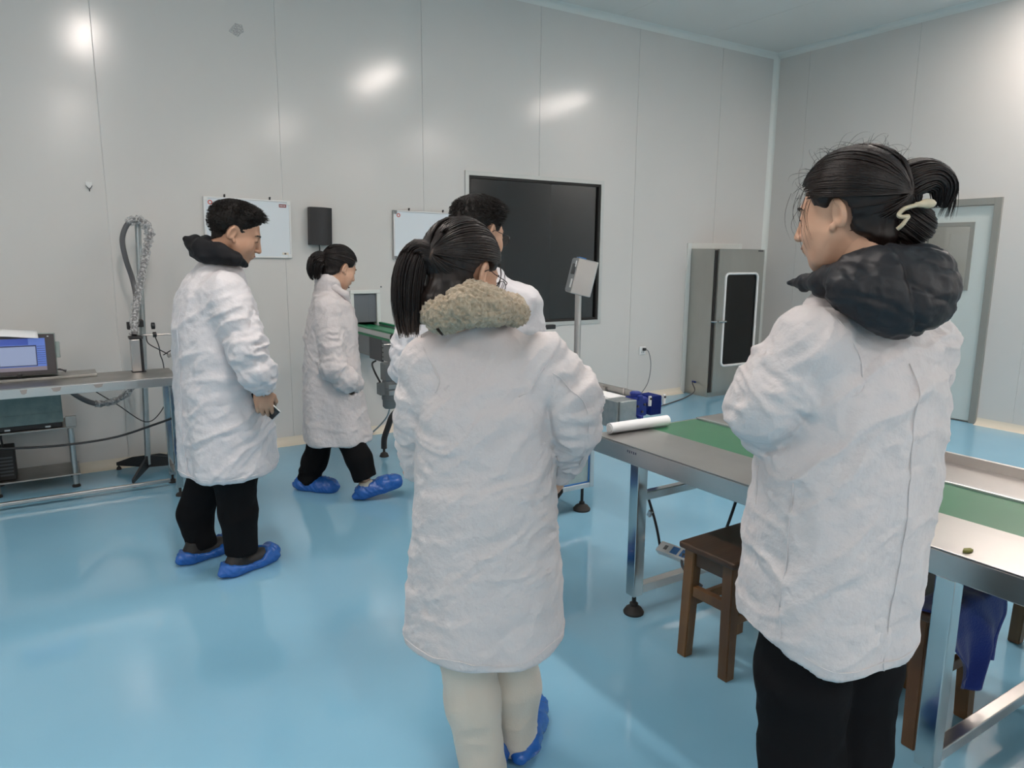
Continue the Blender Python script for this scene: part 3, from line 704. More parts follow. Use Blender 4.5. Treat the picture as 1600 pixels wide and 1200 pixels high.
# wooden stools
def make_stool(label, loc, rotz):
    t = thing('wooden_stool', label, 'stool', loc, rotz, 'wooden stools at the packing table')
    m = MB(); m.box(-.178, .178, -.128, .128, .430, .455, .008, 3); m.build('seat', 'wood_seat', t)
    legs = []
    for sx in (-1, 1):
        for sy in (-1, 1):
            m = MB(); top = Vector((sx*.138, sy*.088, .429)); bot = Vector((sx*.148, sy*.098, 0))
            w_ = .0225
            vs = []
            for (c_, w2) in ((bot, .021), (top, .0235)):
                vs.append([m.bm.verts.new((c_.x+a*w2, c_.y+b_*w2, c_.z)) for (a, b_) in ((-1, -1), (1, -1), (1, 1), (-1, 1))])
            for k in range(4): m.bm.faces.new((vs[0][k], vs[0][(k+1) % 4], vs[1][(k+1) % 4], vs[1][k]))
            m.bm.faces.new(vs[0][::-1]); m.bm.faces.new(vs[1])
            bmesh.ops.bevel(m.bm, geom=m.bm.edges[:], offset=.003, segments=2, affect='EDGES')
            m.build('leg', 'wood', t)
    for sy in (-1, 1):
        m = MB(); m.box(-.114, .114, sy*.09-.010, sy*.09+.010, .37, .428, .002); m.build('apron', 'wood_seat', t)
        m = MB(); m.box(-.117, .117, sy*.093-.012, sy*.093+.012, .20, .235, .003); m.build('stretcher', 'wood', t)
    for sx in (-1, 1):
        m = MB(); m.box(sx*.14-.010, sx*.14+.010, -.064, .064, .37, .428, .002); m.build('apron', 'wood_seat', t)
        m = MB(); m.box(sx*.143-.013, sx*.143+.013, -.068, .068, .25, .29, .003); m.build('stretcher', 'wood', t)
    return t
st1 = make_stool('dark wooden stool tucked under the table beside the left steel leg', (2.085, 1.69, 0), math.radians(1.5))
st2 = copy_tree(st1); st2.location = (2.30, 1.125, 0); st2.rotation_euler = (0, 0, math.radians(-2)); st2['label'] = 'wooden stool under the table with a blue cloth hung over it'
st3 = copy_tree(st1); st3.location = (3.275, 1.06, 0); st3.rotation_euler = (0, 0, math.radians(1)); st3['label'] = 'wooden stool on the far side of the packing table'

# blue cloth over the second stool
bm = bmesh.new(); nx, ny = 40, 34; V = {}
for i in range(nx+1):
    for j in range(ny+1):
        u, v = i/nx, j/ny
        wid = .155+.05*(1-v)-.075*max(0, v-.45)
        s_ = v*(.36+.06*math.sin(u*math.pi*1.3+.2)-.10*(1-u)*(v))
        flat = .085
        fold = math.sin(u*11+1.2)*.5+math.sin(u*23+v*2)*.22
        if s_ < flat:
            y_ = .995+(flat-s_)*1.0; z_ = .4565+.010*max(0, fold)*(s_/flat)+.003
        else:
            h_ = s_-flat
            y_ = .985-.022*min(1, h_*12)-.030*fold*min(1, h_*7)-.02*v; z_ = .462-h_
        x_ = 2.30+wid*(2*u-1)+.03*v*math.sin(v*3)+.012*math.sin(v*9+u*4)
        V[i, j] = bm.verts.new((x_-2.33, y_-1.0, z_))
for i in range(nx):
    for j in range(ny): bm.faces.new((V[i, j], V[i+1, j], V[i+1, j+1], V[i, j+1]))
me = bpy.data.meshes.new('blue_cloth'); bm.to_mesh(me); bm.free()
for p_ in me.polygons: p_.use_smooth = True
o = link('blue_cloth', me, 'cloth_blue', None, (2.34, 1.0, 0)); s_ = o.modifiers.new('thickness', 'SOLIDIFY'); s_.thickness = .004; s_.offset = 1
tag(o, 'crumpled dark blue cloth hanging over a wooden stool', 'cloth')

# ------------------------------------------------------------------ weighing machine behind the table
t = thing('weighing_machine', 'pale weighing machine with blue edging and blue gear motor beyond the packing table', 'machine', (2.4, 3.4, 0))
ax = lambda x: x-2.4
ay = lambda y: y-3.4
C0, C1, D0, D1, Z0, Z1 = 2.12, 2.628, 3.20, 3.75, .15, .66
for (xx, yy) in ((C0+.05, D0+.045), (C1-.05, D0+.045), (C0+.05, D1-.045), (C1-.05, D1-.045)):
    m = MB(); m.lathe([(.05, 0), (.052, .01), (.036, .03), (.016, .04), (.016, .052), (.009, .055), (.009, Z0)], (ax(xx), ay(yy), 0), 20); m.build('foot', 'black_rubber', t, smooth=True)
w = .03
for (x0, x1, y0, y1) in ((C0, C0+w, D0, D0+w), (C1-w, C1, D0, D0+w), (C0, C0+w, D1-w, D1), (C1-w, C1, D1-w, D1)):
    m = MB(); m.box(ax(x0), ax(x1), ay(y0), ay(y1), Z0, Z1, .003); m.build('frame_post', 'aluminium', t)
for z_ in (Z0, Z1-w):
    for (x0, x1, y0, y1) in ((C0+w, C1-w, D0, D0+w), (C0+w, C1-w, D1-w, D1), (C0, C0+w, D0+w, D1-w), (C1-w, C1, D0+w, D1-w)):
        m = MB(); m.box(ax(x0), ax(x1), ay(y0), ay(y1), z_, z_+w, .003); m.build('frame_rail', 'aluminium', t)
m = MB(); m.box(ax(C0+w+.008), ax(C1-w-.008), ay(D0+.010), ay(D0+.016), Z0+w+.008, Z1-w-.008); m.build('front_panel', 'panel_pale', t)
m = MB(); m.box(ax(C1-.016), ax(C1-.010), ay(D0+w+.008), ay(D1-w-.008), Z0+w+.008, Z1-w-.008); m.build('side_panel', 'panel_pale', t)
m = MB(); m.box(ax(C0+.010), ax(C0+.016), ay(D0+w+.008), ay(D1-w-.008), Z0+w+.008, Z1-w-.008); m.build('side_panel', 'panel_pale', t)
m = MB(); m.box(ax(C0+w), ax(C1-w), ay(D0+.006), ay(D0+.02), Z0+w, Z0+w+.008); m.box(ax(C0+w), ax(C1-w), ay(D0+.006), ay(D0+.02), Z1-w-.008, Z1-w)
m.box(ax(C0+w), ax(C0+w+.008), ay(D0+.006), ay(D0+.02), Z0+w+.008, Z1-w-.008); m.box(ax(C1-w-.008), ax(C1-w), ay(D0+.006), ay(D0+.02), Z0+w+.008, Z1-w-.008); m.build('edge_strip', 'edge_blue', t)
m = MB(); m.box(ax(2.2), ax(2.56), ay(D0+.02), ay(D1-.02), Z1, .70, .003); m.build('deck_plate', 'steel_dull', t)
m = MB(); m.box(ax(2.29), ax(2.302), ay(2.63), ay(3.80), .66, .795, .001); m.build('side_plate', 'galvanised', t)
m = MB(); m.box(ax(2.303), ax(2.41), ay(2.62), ay(2.72), .66, .796, .003); m.build('end_block', 'galvanised', t)
m = MB(); m.box(ax(2.303), ax(2.44), ay(2.725), ay(3.80), .70, .793, .002); m.build('belt_bed', 'white_plastic', t)
m = MB(); m.box(ax(2.33), ax(2.425), ay(2.73), ay(3.80), .7935, .7955); m.build('belt', 'paper', t)
m = MB(); m.box(ax(2.452), ax(2.464), ay(2.67), ay(3.80), .785, .825, .002); m.build('guide_rail', 'steel_dull', t)
m = MB(); m.box(ax(2.449), ax(2.467), ay(2.76), ay(2.77), .78, .83, .001); m.build('rail_joint', 'steel', t)
for k in (2.9, 3.3, 3.7):
    m = MB(); m.box(ax(2.441), ax(2.4515), ay(k), ay(k+.03), .72, .81); m.build('rail_bracket', 'steel_dull', t)
# gear motor
m = MB(); m.box(ax(2.412), ax(2.49), ay(2.63), ay(2.715), .705, .80, .008); m.lathe([(.03, 0), (.03, .02), (.02, .026)], (ax(2.45), ay(2.675), .80), 16); g = m.build('gear_housing', 'gear_blue', t)
m = MB(); m.box(ax(2.42), ax(2.448), ay(2.615), ay(2.63), .79, .815, .003); m.box(ax(2.42), ax(2.44), ay(2.6), ay(2.63), .70, .716, .003); m.build('flange', 'gear_blue', g)
m = MB(); m.tube([(ax(2.491), ay(2.672), .755), (ax(2.59), ay(2.672), .755)], .040, 20); mo = m.build('motor', 'gear_blue', t, smooth=True)
for k in range(7):
    m = MB(); m.box(ax(2.512)+.0105*k, ax(2.5155)+.0105*k, ay(2.622), ay(2.722), .705, .802, .001); m.build('cooling_fin', 'gear_blue', mo)
for (kx, nm) in ((2.492, 'flange_plate'), (2.588, 'end_plate')):
    m = MB(); m.box(ax(kx), ax(kx+.014), ay(2.616), ay(2.628), .755, .806, .002); pl = m.build(nm, 'white_plastic', mo)
    m = MB(); m.tube([(ax(kx+.007), ay(2.612), .793), (ax(kx+.007), ay(2.617), .793)], .006, 10); m.build('bolt', 'black_plastic', pl)
for (bx_, bz_) in ((2.425, .76), (2.455, .73), (2.47, .765)):
    m = MB(); m.tube([(ax(bx_), ay(2.622), bz_), (ax(bx_), ay(2.631), bz_)], .006, 8); m.build('bolt', 'dark_grey', g)
# sensor on a post
m = MB(); m.tube([(ax(2.385), ay(3.40), .70), (ax(2.385), ay(3.40), 1.10)], .010, 10); m.build('sensor_post', 'steel', t, smooth=True)
m = MB(); m.box(ax(2.34), ax(2.465), ay(3.385), ay(3.415), 1.075, 1.10, .003); m.build('sensor', 'black_plastic', t)
# indicator on its pole
m = MB(); m.tube([(ax(2.55), ay(3.29), .70), (ax(2.55), ay(3.29), 1.30)], .019, 16); m.lathe([(.045, .70), (.045, .708), (.022, .715)], (ax(2.55), ay(3.29), 0), 16); m.build('indicator_pole', 'steel', t, smooth=True)
Rh = Matrix.Rotation(-YAW-math.radians(-4), 3, 'Z') @ Matrix.Rotation(math.radians(13), 3, 'Y')
cI = Vector((ax(2.585), ay(3.31), 1.372))
def oi(x, y, z): return cI + Rh @ Vector((x, y, z))
m = MB(); m.obox(oi(0, 0, 0), (.115, .22, .20), Rh, .006); hd = m.build('indicator_head', 'steel', t)
m = MB(); m.obox(oi(-.0595, 0, 0), (.004, .20, .185), Rh, .001); fp = m.build('front_plate', 'mid_grey', hd)
m = MB(); m.obox(oi(-.0625, -.03, .035), (.003, .12, .06), Rh, .001); m.build('display', 'black_plastic', hd)
m = MB(); m.obox(oi(-.0625, -.07, -.045), (.003, .05, .05), Rh, .001); m.build('keypad', 'white_plastic', hd)
m = MB(); m.obox(oi(-.0625, -.082, .065), (.003, .03, .035), Rh, .001); m.build('sticker', 'paper', hd)
m = MB(); m.obox(oi(-.03, -.02, .1035), (.04, .10, .006), Rh, .001); m.build('top_tape', 'edge_blue', hd)

# ------------------------------------------------------------------ soft shapes: implicit surfaces meshed with numpy
def A3(p): return np.array(p, dtype=np.float32)
def smin(a, b, k):
    h = np.clip(.5+.5*(b-a)/k, 0, 1); return b+(a-b)*h-k*h*(1-h)
def smax(a, b, k): return -smin(-a, -b, k)
def cone(P, a, b, ra, rb):
    a = A3(a); b = A3(b); ba = b-a; pa = P-a
    t = np.clip(pa @ ba/max(float(ba @ ba), 1e-9), 0, 1)
    return np.linalg.norm(pa-t[:, None]*ba, axis=1)-(ra+t*(rb-ra))
def chain(P, pts, rad, k=0.0):
    d = None
    for i in range(len(pts)-1):
        e = cone(P, pts[i], pts[i+1], rad[i], rad[i+1])
        d = e if d is None else (smin(d, e, k) if k else np.minimum(d, e))
    return d
def ell(P, c, r, R=None):
    q = P-A3(c)
    if R is not None: q = q @ R          # columns of R are the ellipsoid's axes
    r = A3(r)
    k0 = np.linalg.norm(q/r, axis=1); k1 = np.linalg.norm(q/(r*r), axis=1)+1e-9
    return k0*(k0-1)/k1
def loft(P, rings, f, ex=2.3):
    """upright body of elliptical sections: rings (z, cx, cy, half width, half depth), f the way it faces"""
    rg = np.array(rings, float); z = rg[:, 0]
    zz = np.linspace(z[0], z[-1], 90)
    cols = [np.interp(zz, z, rg[:, i]) for i in range(1, 5)]
    ker = np.ones(7)/7
    cols = [np.convolve(np.pad(c, 3, mode='edge'), ker, 'valid') for c in cols]
    cx, cy, a, b = [np.interp(P[:, 2], zz, c) for c in cols]
    fx, fy = f; rx, ry = fy, -fx
    dx = P[:, 0]-cx; dy = P[:, 1]-cy
    l = np.abs(dx*rx+dy*ry)/a; w = np.abs(dx*fx+dy*fy)/b
    k0 = (l**ex+w**ex)**(1/ex)
    k1 = np.sqrt((l/a)**2+(w/b)**2)+1e-6
    d = np.where(k0 > 1e-3, (k0-1)*np.sqrt(l*l+w*w)/k1, -np.minimum(a, b))
    return smax(d, np.maximum(z[0]-P[:, 2], P[:, 2]-z[-1]), .012)

def polygonise(fn, lo, hi, h, smooth=1):
    lo = np.array(lo, float); hi = np.array(hi, float)
    n = (np.ceil((hi-lo)/h/4).astype(int)*4+1)
    ax_ = [lo[i]+h*np.arange(n[i]) for i in range(3)]
    S = 4
    nc = (n-1)//S+1
    gc = np.stack(np.meshgrid(*[a[::S] for a in ax_], indexing='ij'), -1).reshape(-1, 3).astype(np.float32)
    dc = fn(gc).reshape(nc)
    idx = [np.clip((np.arange(n[i])+S//2)//S, 0, nc[i]-1) for i in range(3)]
    D = dc[np.ix_(*idx)].astype(np.float32)
    near = np.argwhere(np.abs(D) < h*S*2.1)
    pts = (lo+near*h).astype(np.float32)
    D[tuple(near.T)] = fn(pts)
    s = D < 0
    c = [s[:-1, :-1, :-1], s[1:, :-1, :-1], s[:-1, 1:, :-1], s[1:, 1:, :-1], s[:-1, :-1, 1:], s[1:, :-1, 1:], s[:-1, 1:, 1:], s[1:, 1:, 1:]]
    tot = sum(x.astype(np.int8) for x in c)
    act = np.argwhere((tot > 0) & (tot < 8))
    offs = np.array([(i & 1, (i >> 1) & 1, (i >> 2) & 1) for i in range(8)])
    vals = np.stack([D[act[:, 0]+o[0], act[:, 1]+o[1], act[:, 2]+o[2]] for o in offs], 1)
    acc = np.zeros((len(act), 3)); cnt = np.zeros(len(act))
    for (i, j) in ((0, 1), (2, 3), (4, 5), (6, 7), (0, 2), (1, 3), (4, 6), (5, 7), (0, 4), (1, 5), (2, 6), (3, 7)):
        m_ = (vals[:, i] < 0) != (vals[:, j] < 0)
        t_ = vals[m_, i]/(vals[m_, i]-vals[m_, j])
        acc[m_] += offs[i]+t_[:, None]*(offs[j]-offs[i]); cnt[m_] += 1
    V = lo+h*(act+acc/cnt[:, None])
    ids = -np.ones(tot.shape, np.int64); ids[tuple(act.T)] = np.arange(len(act))
    Q = []
    for a in range(3):
        sl0 = [slice(None)]*3; sl1 = [slice(None)]*3; sl0[a] = slice(0, -1); sl1[a] = slice(1, None)
        e = np.argwhere(s[tuple(sl0)] != s[tuple(sl1)])
        b_, c_ = (a+1) % 3, (a+2) % 3
        e = e[(e[:, b_] > 0) & (e[:, c_] > 0) & (e[:, b_] < n[b_]-1) & (e[:, c_] < n[c_]-1)]
        inside = s[tuple(e.T)]
        quad = []
        for (ob, oc) in ((-1, -1), (0, -1), (0, 0), (-1, 0)):
            q = e.copy(); q[:, b_] += ob; q[:, c_] += oc; quad.append(ids[tuple(q.T)])
        quad = np.stack(quad, 1)
        quad[~inside] = quad[~inside][:, ::-1]
        Q.append(quad[(quad >= 0).all(1)])
    Q = np.concatenate(Q)
    for _ in range(smooth): V = relax(V, Q)
    return V, Q
def relax(V, Q, amt=.5):
    acc = np.zeros_like(V); cnt = np.zeros(len(V))
    for i in range(4):
        a, b = Q[:, i], Q[:, (i+1) % 4]
        for k in range(3):
            acc[:, k] += np.bincount(a, V[b, k], len(V))+np.bincount(b, V[a, k], len(V))
        cnt += np.bincount(a, minlength=len(V))+np.bincount(b, minlength=len(V))
    return V+amt*(acc/np.maximum(cnt, 1)[:, None]-V)
def normals(V, Q):
    fn = np.cross(V[Q[:, 2]]-V[Q[:, 0]], V[Q[:, 3]]-V[Q[:, 1]])
    N = np.zeros_like(V)
    for i in range(4):
        for k in range(3): N[:, k] += np.bincount(Q[:, i], fn[:, k], len(V))
    return N/(np.linalg.norm(N, axis=1)[:, None]+1e-12)
def vnoise(P, seed=0):
    P = np.asarray(P, float); I = np.floor(P).astype(np.int64); F = P-I; F = F*F*(3-2*F)
    def hsh(i, j, k):
        n = (i*374761393+j*668265263+k*1274126177+seed*974711) & 0xffffffff
        n = ((n ^ (n >> 13))*1274126177) & 0xffffffff
        n = ((n ^ (n >> 16))*668265263) & 0xffffffff
        return ((n >> 8) & 0xffff)/65535.0
    x, y, z = I.T; o = 0
    for dx in (0, 1):
        for dy in (0, 1):
            for dz in (0, 1):
                w = (F[:, 0] if dx else 1-F[:, 0])*(F[:, 1] if dy else 1-F[:, 1])*(F[:, 2] if dz else 1-F[:, 2])
                o = o+w*hsh(x+dx, y+dy, z+dz)
    return o*2-1
def fbm(P, seed=0, n=3):
    o = 0; a = 1.0
    for i in range(n): o = o+a*vnoise(P*2**i, seed+i); a *= .5
    return o
def ridge(P, seed=0): return 1-2*np.abs(vnoise(P, seed))
def sstep(a, b, x):
    t = np.clip((x-a)/(b-a), 0, 1); return t*t*(3-2*t)
def to_mesh(name, V, Q, smooth=True):
    me = bpy.data.meshes.new(name); k = Q.shape[1]
    me.vertices.add(len(V)); me.vertices.foreach_set('co', np.ascontiguousarray(V, np.float32).ravel())
    me.loops.add(Q.size); me.loops.foreach_set('vertex_index', np.ascontiguousarray(Q, np.int32).ravel())
    me.polygons.add(len(Q)); me.polygons.foreach_set('loop_start', np.arange(0, Q.size, k, dtype=np.int32))
    me.polygons.foreach_set('use_smooth', np.full(len(Q), smooth))
    me.update(calc_edges=True)
    return me
def join(parts):
    off = 0; Vs = []; Qs = []
    for V, Q in parts: Vs.append(V); Qs.append(Q+off); off += len(V)
    return np.concatenate(Vs), np.concatenate(Qs)
def strands(paths, rad, sides=4, taper=(.5, 1, 1, .25)):
    """many thin tubes: paths (n,k,3); rad one radius or one per path"""
    P = np.asarray(paths, float); n, k, _ = P.shape
    T = np.gradient(P, axis=1); T /= np.linalg.norm(T, axis=2, keepdims=True)+1e-9
    ref = np.where(np.abs(T[..., 2:3]) < .8, np.array([0, 0, 1.0]), np.array([1.0, 0, 0]))
    X = np.cross(T, ref); X /= np.linalg.norm(X, axis=2, keepdims=True)+1e-9
    Y = np.cross(T, X)
    w = np.interp(np.linspace(0, 1, k), np.linspace(0, 1, len(taper)), taper)
    r = (np.asarray(rad)*np.ones(n))[:, None]*w[None]
    V = np.stack([P+r[..., None]*(X*math.cos(2*math.pi*q/sides)+Y*math.sin(2*math.pi*q/sides)) for q in range(sides)], 2)
    I = np.arange(n*k*sides).reshape(n, k, sides)
    Q = np.stack([I[:, :-1], np.roll(I, -1, 2)[:, :-1], np.roll(I, -1, 2)[:, 1:], I[:, 1:]], -1).reshape(-1, 4)
    return V.reshape(-1, 3), Q

# ------------------------------------------------------------------ materials of people
mat('skin', (0.50, 0.29, 0.19), 0.5, noise=(14, (0.46, 0.255, 0.165)))
mat('skin_light', (0.62, 0.37, 0.25), 0.5, noise=(14, (0.58, 0.335, 0.225)))
mat('coat_cotton', (0.615, 0.575, 0.575), 0.85, sheen=0.1, bump=(24, 0.55, 0.016))
mat('coat_film', (0.625, 0.605, 0.625), 0.6, sheen=0.1, bump=(30, 0.5, 0.012))
mat('trouser_black', (0.007, 0.007, 0.008), 0.9, spec=0.12, bump=(40, 0.2, 0.006))
mat('trouser_beige', (0.60, 0.535, 0.455), 0.95, sheen=0.3, bump=(180, 0.25, 0.003))
mat('hood_black', (0.009, 0.009, 0.011), 0.7, spec=0.25, bump=(35, 0.25, 0.006))
mat('hood_quilt', (0.013, 0.014, 0.018), 0.5, spec=0.35, bump=(45, 0.3, 0.006))
mat('fleece', (0.34, 0.275, 0.195), 1.0, sheen=0.2, noise=(120, (0.47, 0.39, 0.29)), bump=(150, 0.8, 0.006))
mat('hair_black', (0.006, 0.005, 0.005), 0.42, spec=0.3, noise=(30, (0.018, 0.013, 0.012)))
mat('hair_brown', (0.011, 0.007, 0.0065), 0.38, spec=0.35, noise=(25, (0.019, 0.012, 0.010)))
mat('hair_tip', (0.075, 0.042, 0.028), 0.4, noise=(25, (0.05, 0.03, 0.022)))
mat('hair_short', (0.007, 0.006, 0.0055), 0.6, spec=0.25, noise=(60, (0.014, 0.011, 0.010)))
mat('cover_blue', (0.018, 0.115, 0.43), 0.22, spec=0.6, bump=(70, 0.5, 0.006))
mat('shoe_dark', (0.016, 0.014, 0.013), 0.6)
mat('shoe_pale', (0.62, 0.55, 0.45), 0.6)
mat('eye_white', (0.7, 0.68, 0.65), 0.2)
mat('lips', (0.36, 0.15, 0.12), 0.45)
mat('eyebrow', (0.02, 0.015, 0.012), 0.7)
mat('glasses_metal', (0.03, 0.028, 0.028), 0.3, 0.6)
mat('phone_black', (0.01, 0.01, 0.012), 0.12)

def unit(v):
    v = np.array(v, float); return v/np.linalg.norm(v)

# ------------------------------------------------------------------ head (x right, y forward, z up, origin between the ears)
def head_core(P):
    d = ell(P, (0, -.014, .045), (.0765, .098, .087))
    d = smin(d, ell(P, (0, .030, -.012), (.064, .064, .088)), .03)
    d = smin(d, ell(P, (0, .042, -.066), (.050, .046, .044)), .03)
    d = smin(d, cone(P, (0, .070, -.094), (0, .066, -.098), .017, .019), .022)
    for s in (-1, 1):
        d = smin(d, ell(P, (s*.040, .055, -.028), (.028, .030, .034)), .02)
        d = smin(d, cone(P, (s*.058, .012, -.040), (s*.040, .045, -.085), .014, .016), .03)
    d = smin(d, ell(P, (0, .078, .030), (.046, .017, .014)), .016)
    return d
def head_sdf(P, ears=True):
    d = head_core(P)
    # neck
    d = smin(d, cone(P, (0, -.028, -.045), (0, -.034, -.095), .050, .050), .03)
    # eyes: sockets, lids
    for s in (-1, 1):
        d = smax(d, -ell(P, (s*.031, .101, .009), (.019, .012, .0105)), .010)
        d = smin(d, ell(P, (s*.031, .0795, .009), (.0145, .0135, .0125)), .004)
    # nose
    d = smin(d, cone(P, (0, .094, .018), (0, .112, -.026), .0075, .0105), .012)
    d = smin(d, ell(P, (0, .110, -.028), (.011, .011, .009)), .006)
    for s in (-1, 1): d = smin(d, ell(P, (s*.012, .102, -.031), (.008, .009, .007)), .005)
    # mouth
    d = smin(d, ell(P, (0, .088, -.055), (.026, .014, .016)), .012)
    d = smax(d, -ell(P, (0, .106, -.0555), (.024, .008, .0016)), .004)
    d = smin(d, ell(P, (0, .0985, -.0500), (.017, .005, .0042)), .004)
    d = smin(d, ell(P, (0, .0975, -.0615), (.015, .006, .0050)), .004)
    if ears:
        for s in (-1, 1):
            ca, sa = math.cos(.42), math.sin(.42)
            # flat shell leaning out and back
            R = np.array([[ca, -sa*s, 0], [sa*s, ca, 0], [0, 0, 1]]).astype(np.float32)
            t = .22; R2 = np.array([[1, 0, 0], [0, math.cos(t), math.sin(t)], [0, -math.sin(t), math.cos(t)]]).astype(np.float32)
            R = R @ R2
            c = np.array((s*.0815, -.013, .003)); nrm = R[:, 0]*s
            e = ell(P, c, (.0085, .0195, .0325), R)
            e = smax(e, -ell(P, c+nrm*.0085+np.array((0, .002, .001)), (.0085, .0125, .0225), R), .003)
            e = smin(e, ell(P, (s*.0785, .004, -.024), (.006, .008, .0095)), .006)
            d = smin(d, e, .006)
    return d
HEADS = {}
def head_mesh():
    if 'm' not in HEADS: HEADS['m'] = polygonise(head_sdf, (-.11, -.13, -.165), (.11, .135, .145), .0033, 1)
    return HEADS['m']
def head_matrix(c, f, pitch, roll=0.0, s=1.0):
    """c centre between the ears, f horizontal facing, pitch nose-down (radians)"""
    f = unit((f[0], f[1], 0)); r = np.array([f[1], -f[0], 0]); u = np.array([0, 0, 1.0])
    cp, sp = math.cos(pitch), math.sin(pitch)
    f2 = cp*f-sp*u; u2 = sp*f+cp*u
    cr, sr = math.cos(roll), math.sin(roll)
    r3 = cr*r-sr*u2; u3 = sr*r+cr*u2
    M = np.eye(4); M[:3, 0] = r3*s; M[:3, 1] = f2*s; M[:3, 2] = u3*s; M[:3, 3] = c
    return M
def xf(M, V): return V @ M[:3, :3].T+M[:3, 3]

HAIR_C = np.array([0, -.014, .045])
def hairline(P, kind):
    """height of the hairline in the head at a given y (and side)"""
    if kind == 'short': ys = [-.13, -.075, -.045, -.022, -.004, .022, .040, .058, .080, .11]; zs = [-.055, -.045, -.022, .018, .030, .018, .028, .062, .085, .10]
    elif kind == 'up': ys = [-.13, -.075, -.045, -.020, .000, .025, .045, .060, .082, .11]; zs = [-.078, -.070, -.048, -.02, .018, .024, .035, .066, .092, .105]
    else: ys = [-.13, -.075, -.045, -.020, .000, .025, .045, .060, .082, .11]; zs = [-.105, -.098, -.062, -.022, .018, .024, .035, .066, .092, .105]
    return np.interp(P[:, 1], ys, zs)
def hair_cap(kind, thick, seed=1):
    def fn(P):
        z = P[:, 2]-hairline(P, kind)
        lim = .10 if kind == 'short' else .02
        t = thick*sstep(-.004, lim, z)
        if kind == 'short':
            t = t+.016*np.exp(-((P[:, 1]-.062)/.035)**2)*sstep(.06, .10, P[:, 2])+.004*sstep(.07, .12, P[:, 2])
        ear = ((P[:, 1]+.008)/.026)**2+((P[:, 2]-.001)/.037)**2
        t = np.where((z < -.004) | ((ear < 1) & (np.abs(P[:, 0]) > .045)), -.006, t+.0012)
        core = ell(P, (0, -.014, .045), (.0765, .098, .087))
        core = smin(core, ell(P, (0, .030, -.012), (.064, .064, .088)), .03)
        core = smin(core, cone(P, (0, -.030, -.045), (0, -.052, -.16), .053, .057), .03)
        return core-t
    V, Q = polygonise(fn, (-.12, -.15, -.12), (.12, .15, .18), .0042, 1)
    keep = ((V[:, 2]-hairline(V, kind)) > -.006)
    Q = Q[keep[Q].all(1)]
    u_ = np.unique(Q); mp = -np.ones(len(V), int); mp[u_] = np.arange(len(u_)); V = V[u_]; Q = mp[Q]
    N = normals(V, Q)
    # combed relief
    V = V+N*(.0018*vnoise(V*np.array([160, 40, 60]), seed)[:, None]+.002*fbm(V*28, seed)[:, None])
    return V, Q
def shell_dirs(P):
    q = (P-HAIR_C)/np.array([.0765, .098, .087]); return q/np.linalg.norm(q, axis=1)[:, None]
def shell_pt(d, off): return HAIR_C+d*(np.array([.0765, .098, .087])+off)
def combed(rs, n, tie, off0, off1, k=12, seed=0):
    """strands lying on the scalp from the hairline to the tie"""
    tie = unit((np.array(tie)-HAIR_C)/np.array([.0765, .098, .087]))
    out = []
    while len(out) < n:
        a = rs.uniform(-math.pi, math.pi)
        # a point of the hairline ring or just inside it
        y = .078*math.cos(a)-.01; side = 1 if a > 0 else -1
        q = np.array([[side*.1, y, 0]]); z = hairline(q, 'long')[0]+rs.uniform(.0, .07)*rs.random()
        d = np.array([side*max(.02, (1-min(1, ((y+.014)/.098)**2+((z-.045)/.087)**2)))**.5*.0765 if True else 0, y, z])-HAIR_C
        d = d/np.array([.0765, .098, .087]); d /= np.linalg.norm(d)
        if d @ tie > .985: continue
        om = math.acos(np.clip(d @ tie, -1, 1))
        t = np.linspace(0, 1, k); 
        w = (np.sin((1-t)*om)[:, None]*d+np.sin(t*om)[:, None]*tie)/math.sin(om)
        jit = np.array([rs.gauss(0, .03), rs.gauss(0, .03), rs.gauss(0, .03)])
        w = w+np.sin(t*math.pi)[:, None]*jit; w /= np.linalg.norm(w, axis=1)[:, None]
        of = off0+(off1-off0)*t+rs.uniform(-.001, .0025)
        S_ = HAIR_C+w*(np.array([.0765, .098, .087])[None]+of[:, None])
        if ((((S_[:, 1]+.008)/.026)**2+((S_[:, 2]-.001)/.037)**2 < 1) & (np.abs(S_[:, 0]) > .045)).any(): continue
        out.append(S_)
    return np.array(out)

# ------------------------------------------------------------------ hand (wrist at origin, fingers along +y, back of the hand +z, thumb on -x*side)
def hand_mesh(curl, side, spread=.06, thumb=.6):
    F = []
    for i, (x, l, c) in enumerate(((-.030, .072, curl), (-.010, .080, curl*1.02), (.011, .075, curl*1.05), (.030, .060, curl*1.1))):
        x *= side; p = np.array([x, .085-.004*abs(i-1.2), 0.0]); a = 0.0; pts = [p*np.array([1, .75, 1]), p]
        for seg, fr in ((.45, .5), (.31, .85), (.24, .65)):
            a += c*fr
            p = p+l*seg*np.array([x*spread*1.6, math.cos(a), -math.sin(a)]); pts.append(p)
        F.append((pts, [.0105, .0100, .0090, .0082, .0072]))
    sx = -side
    th = [np.array([sx*.020, .020, -.004]), np.array([sx*.042, .045, -.014]), np.array([sx*.048, .072, -.026]), np.array([sx*.040, .095, -.034-.01*thumb])]
    def fn(P):
        d = cone(P, (0, -.12, 0), (0, 0, 0), .030, .024)
        palm = ell(P, (0, .045, -.002), (.043, .056, .0165))
        d = smin(d, palm, .02)
        d = smin(d, chain(P, th, [.015, .0125, .0105, .0085], .004), .008)
        for pts, rr in F: d = smin(d, chain(P, pts, rr), .0035)
        return d
    return polygonise(fn, (-.085, -.13, -.11), (.085, .19, .06), .0036, 1)
def frame(o, y, z):
    y = unit(y); z = np.array(z, float); z = unit(z-y*(z @ y)); x = np.cross(y, z)
    M = np.eye(4); M[:3, 0] = x; M[:3, 1] = y; M[:3, 2] = z; M[:3, 3] = o; return M

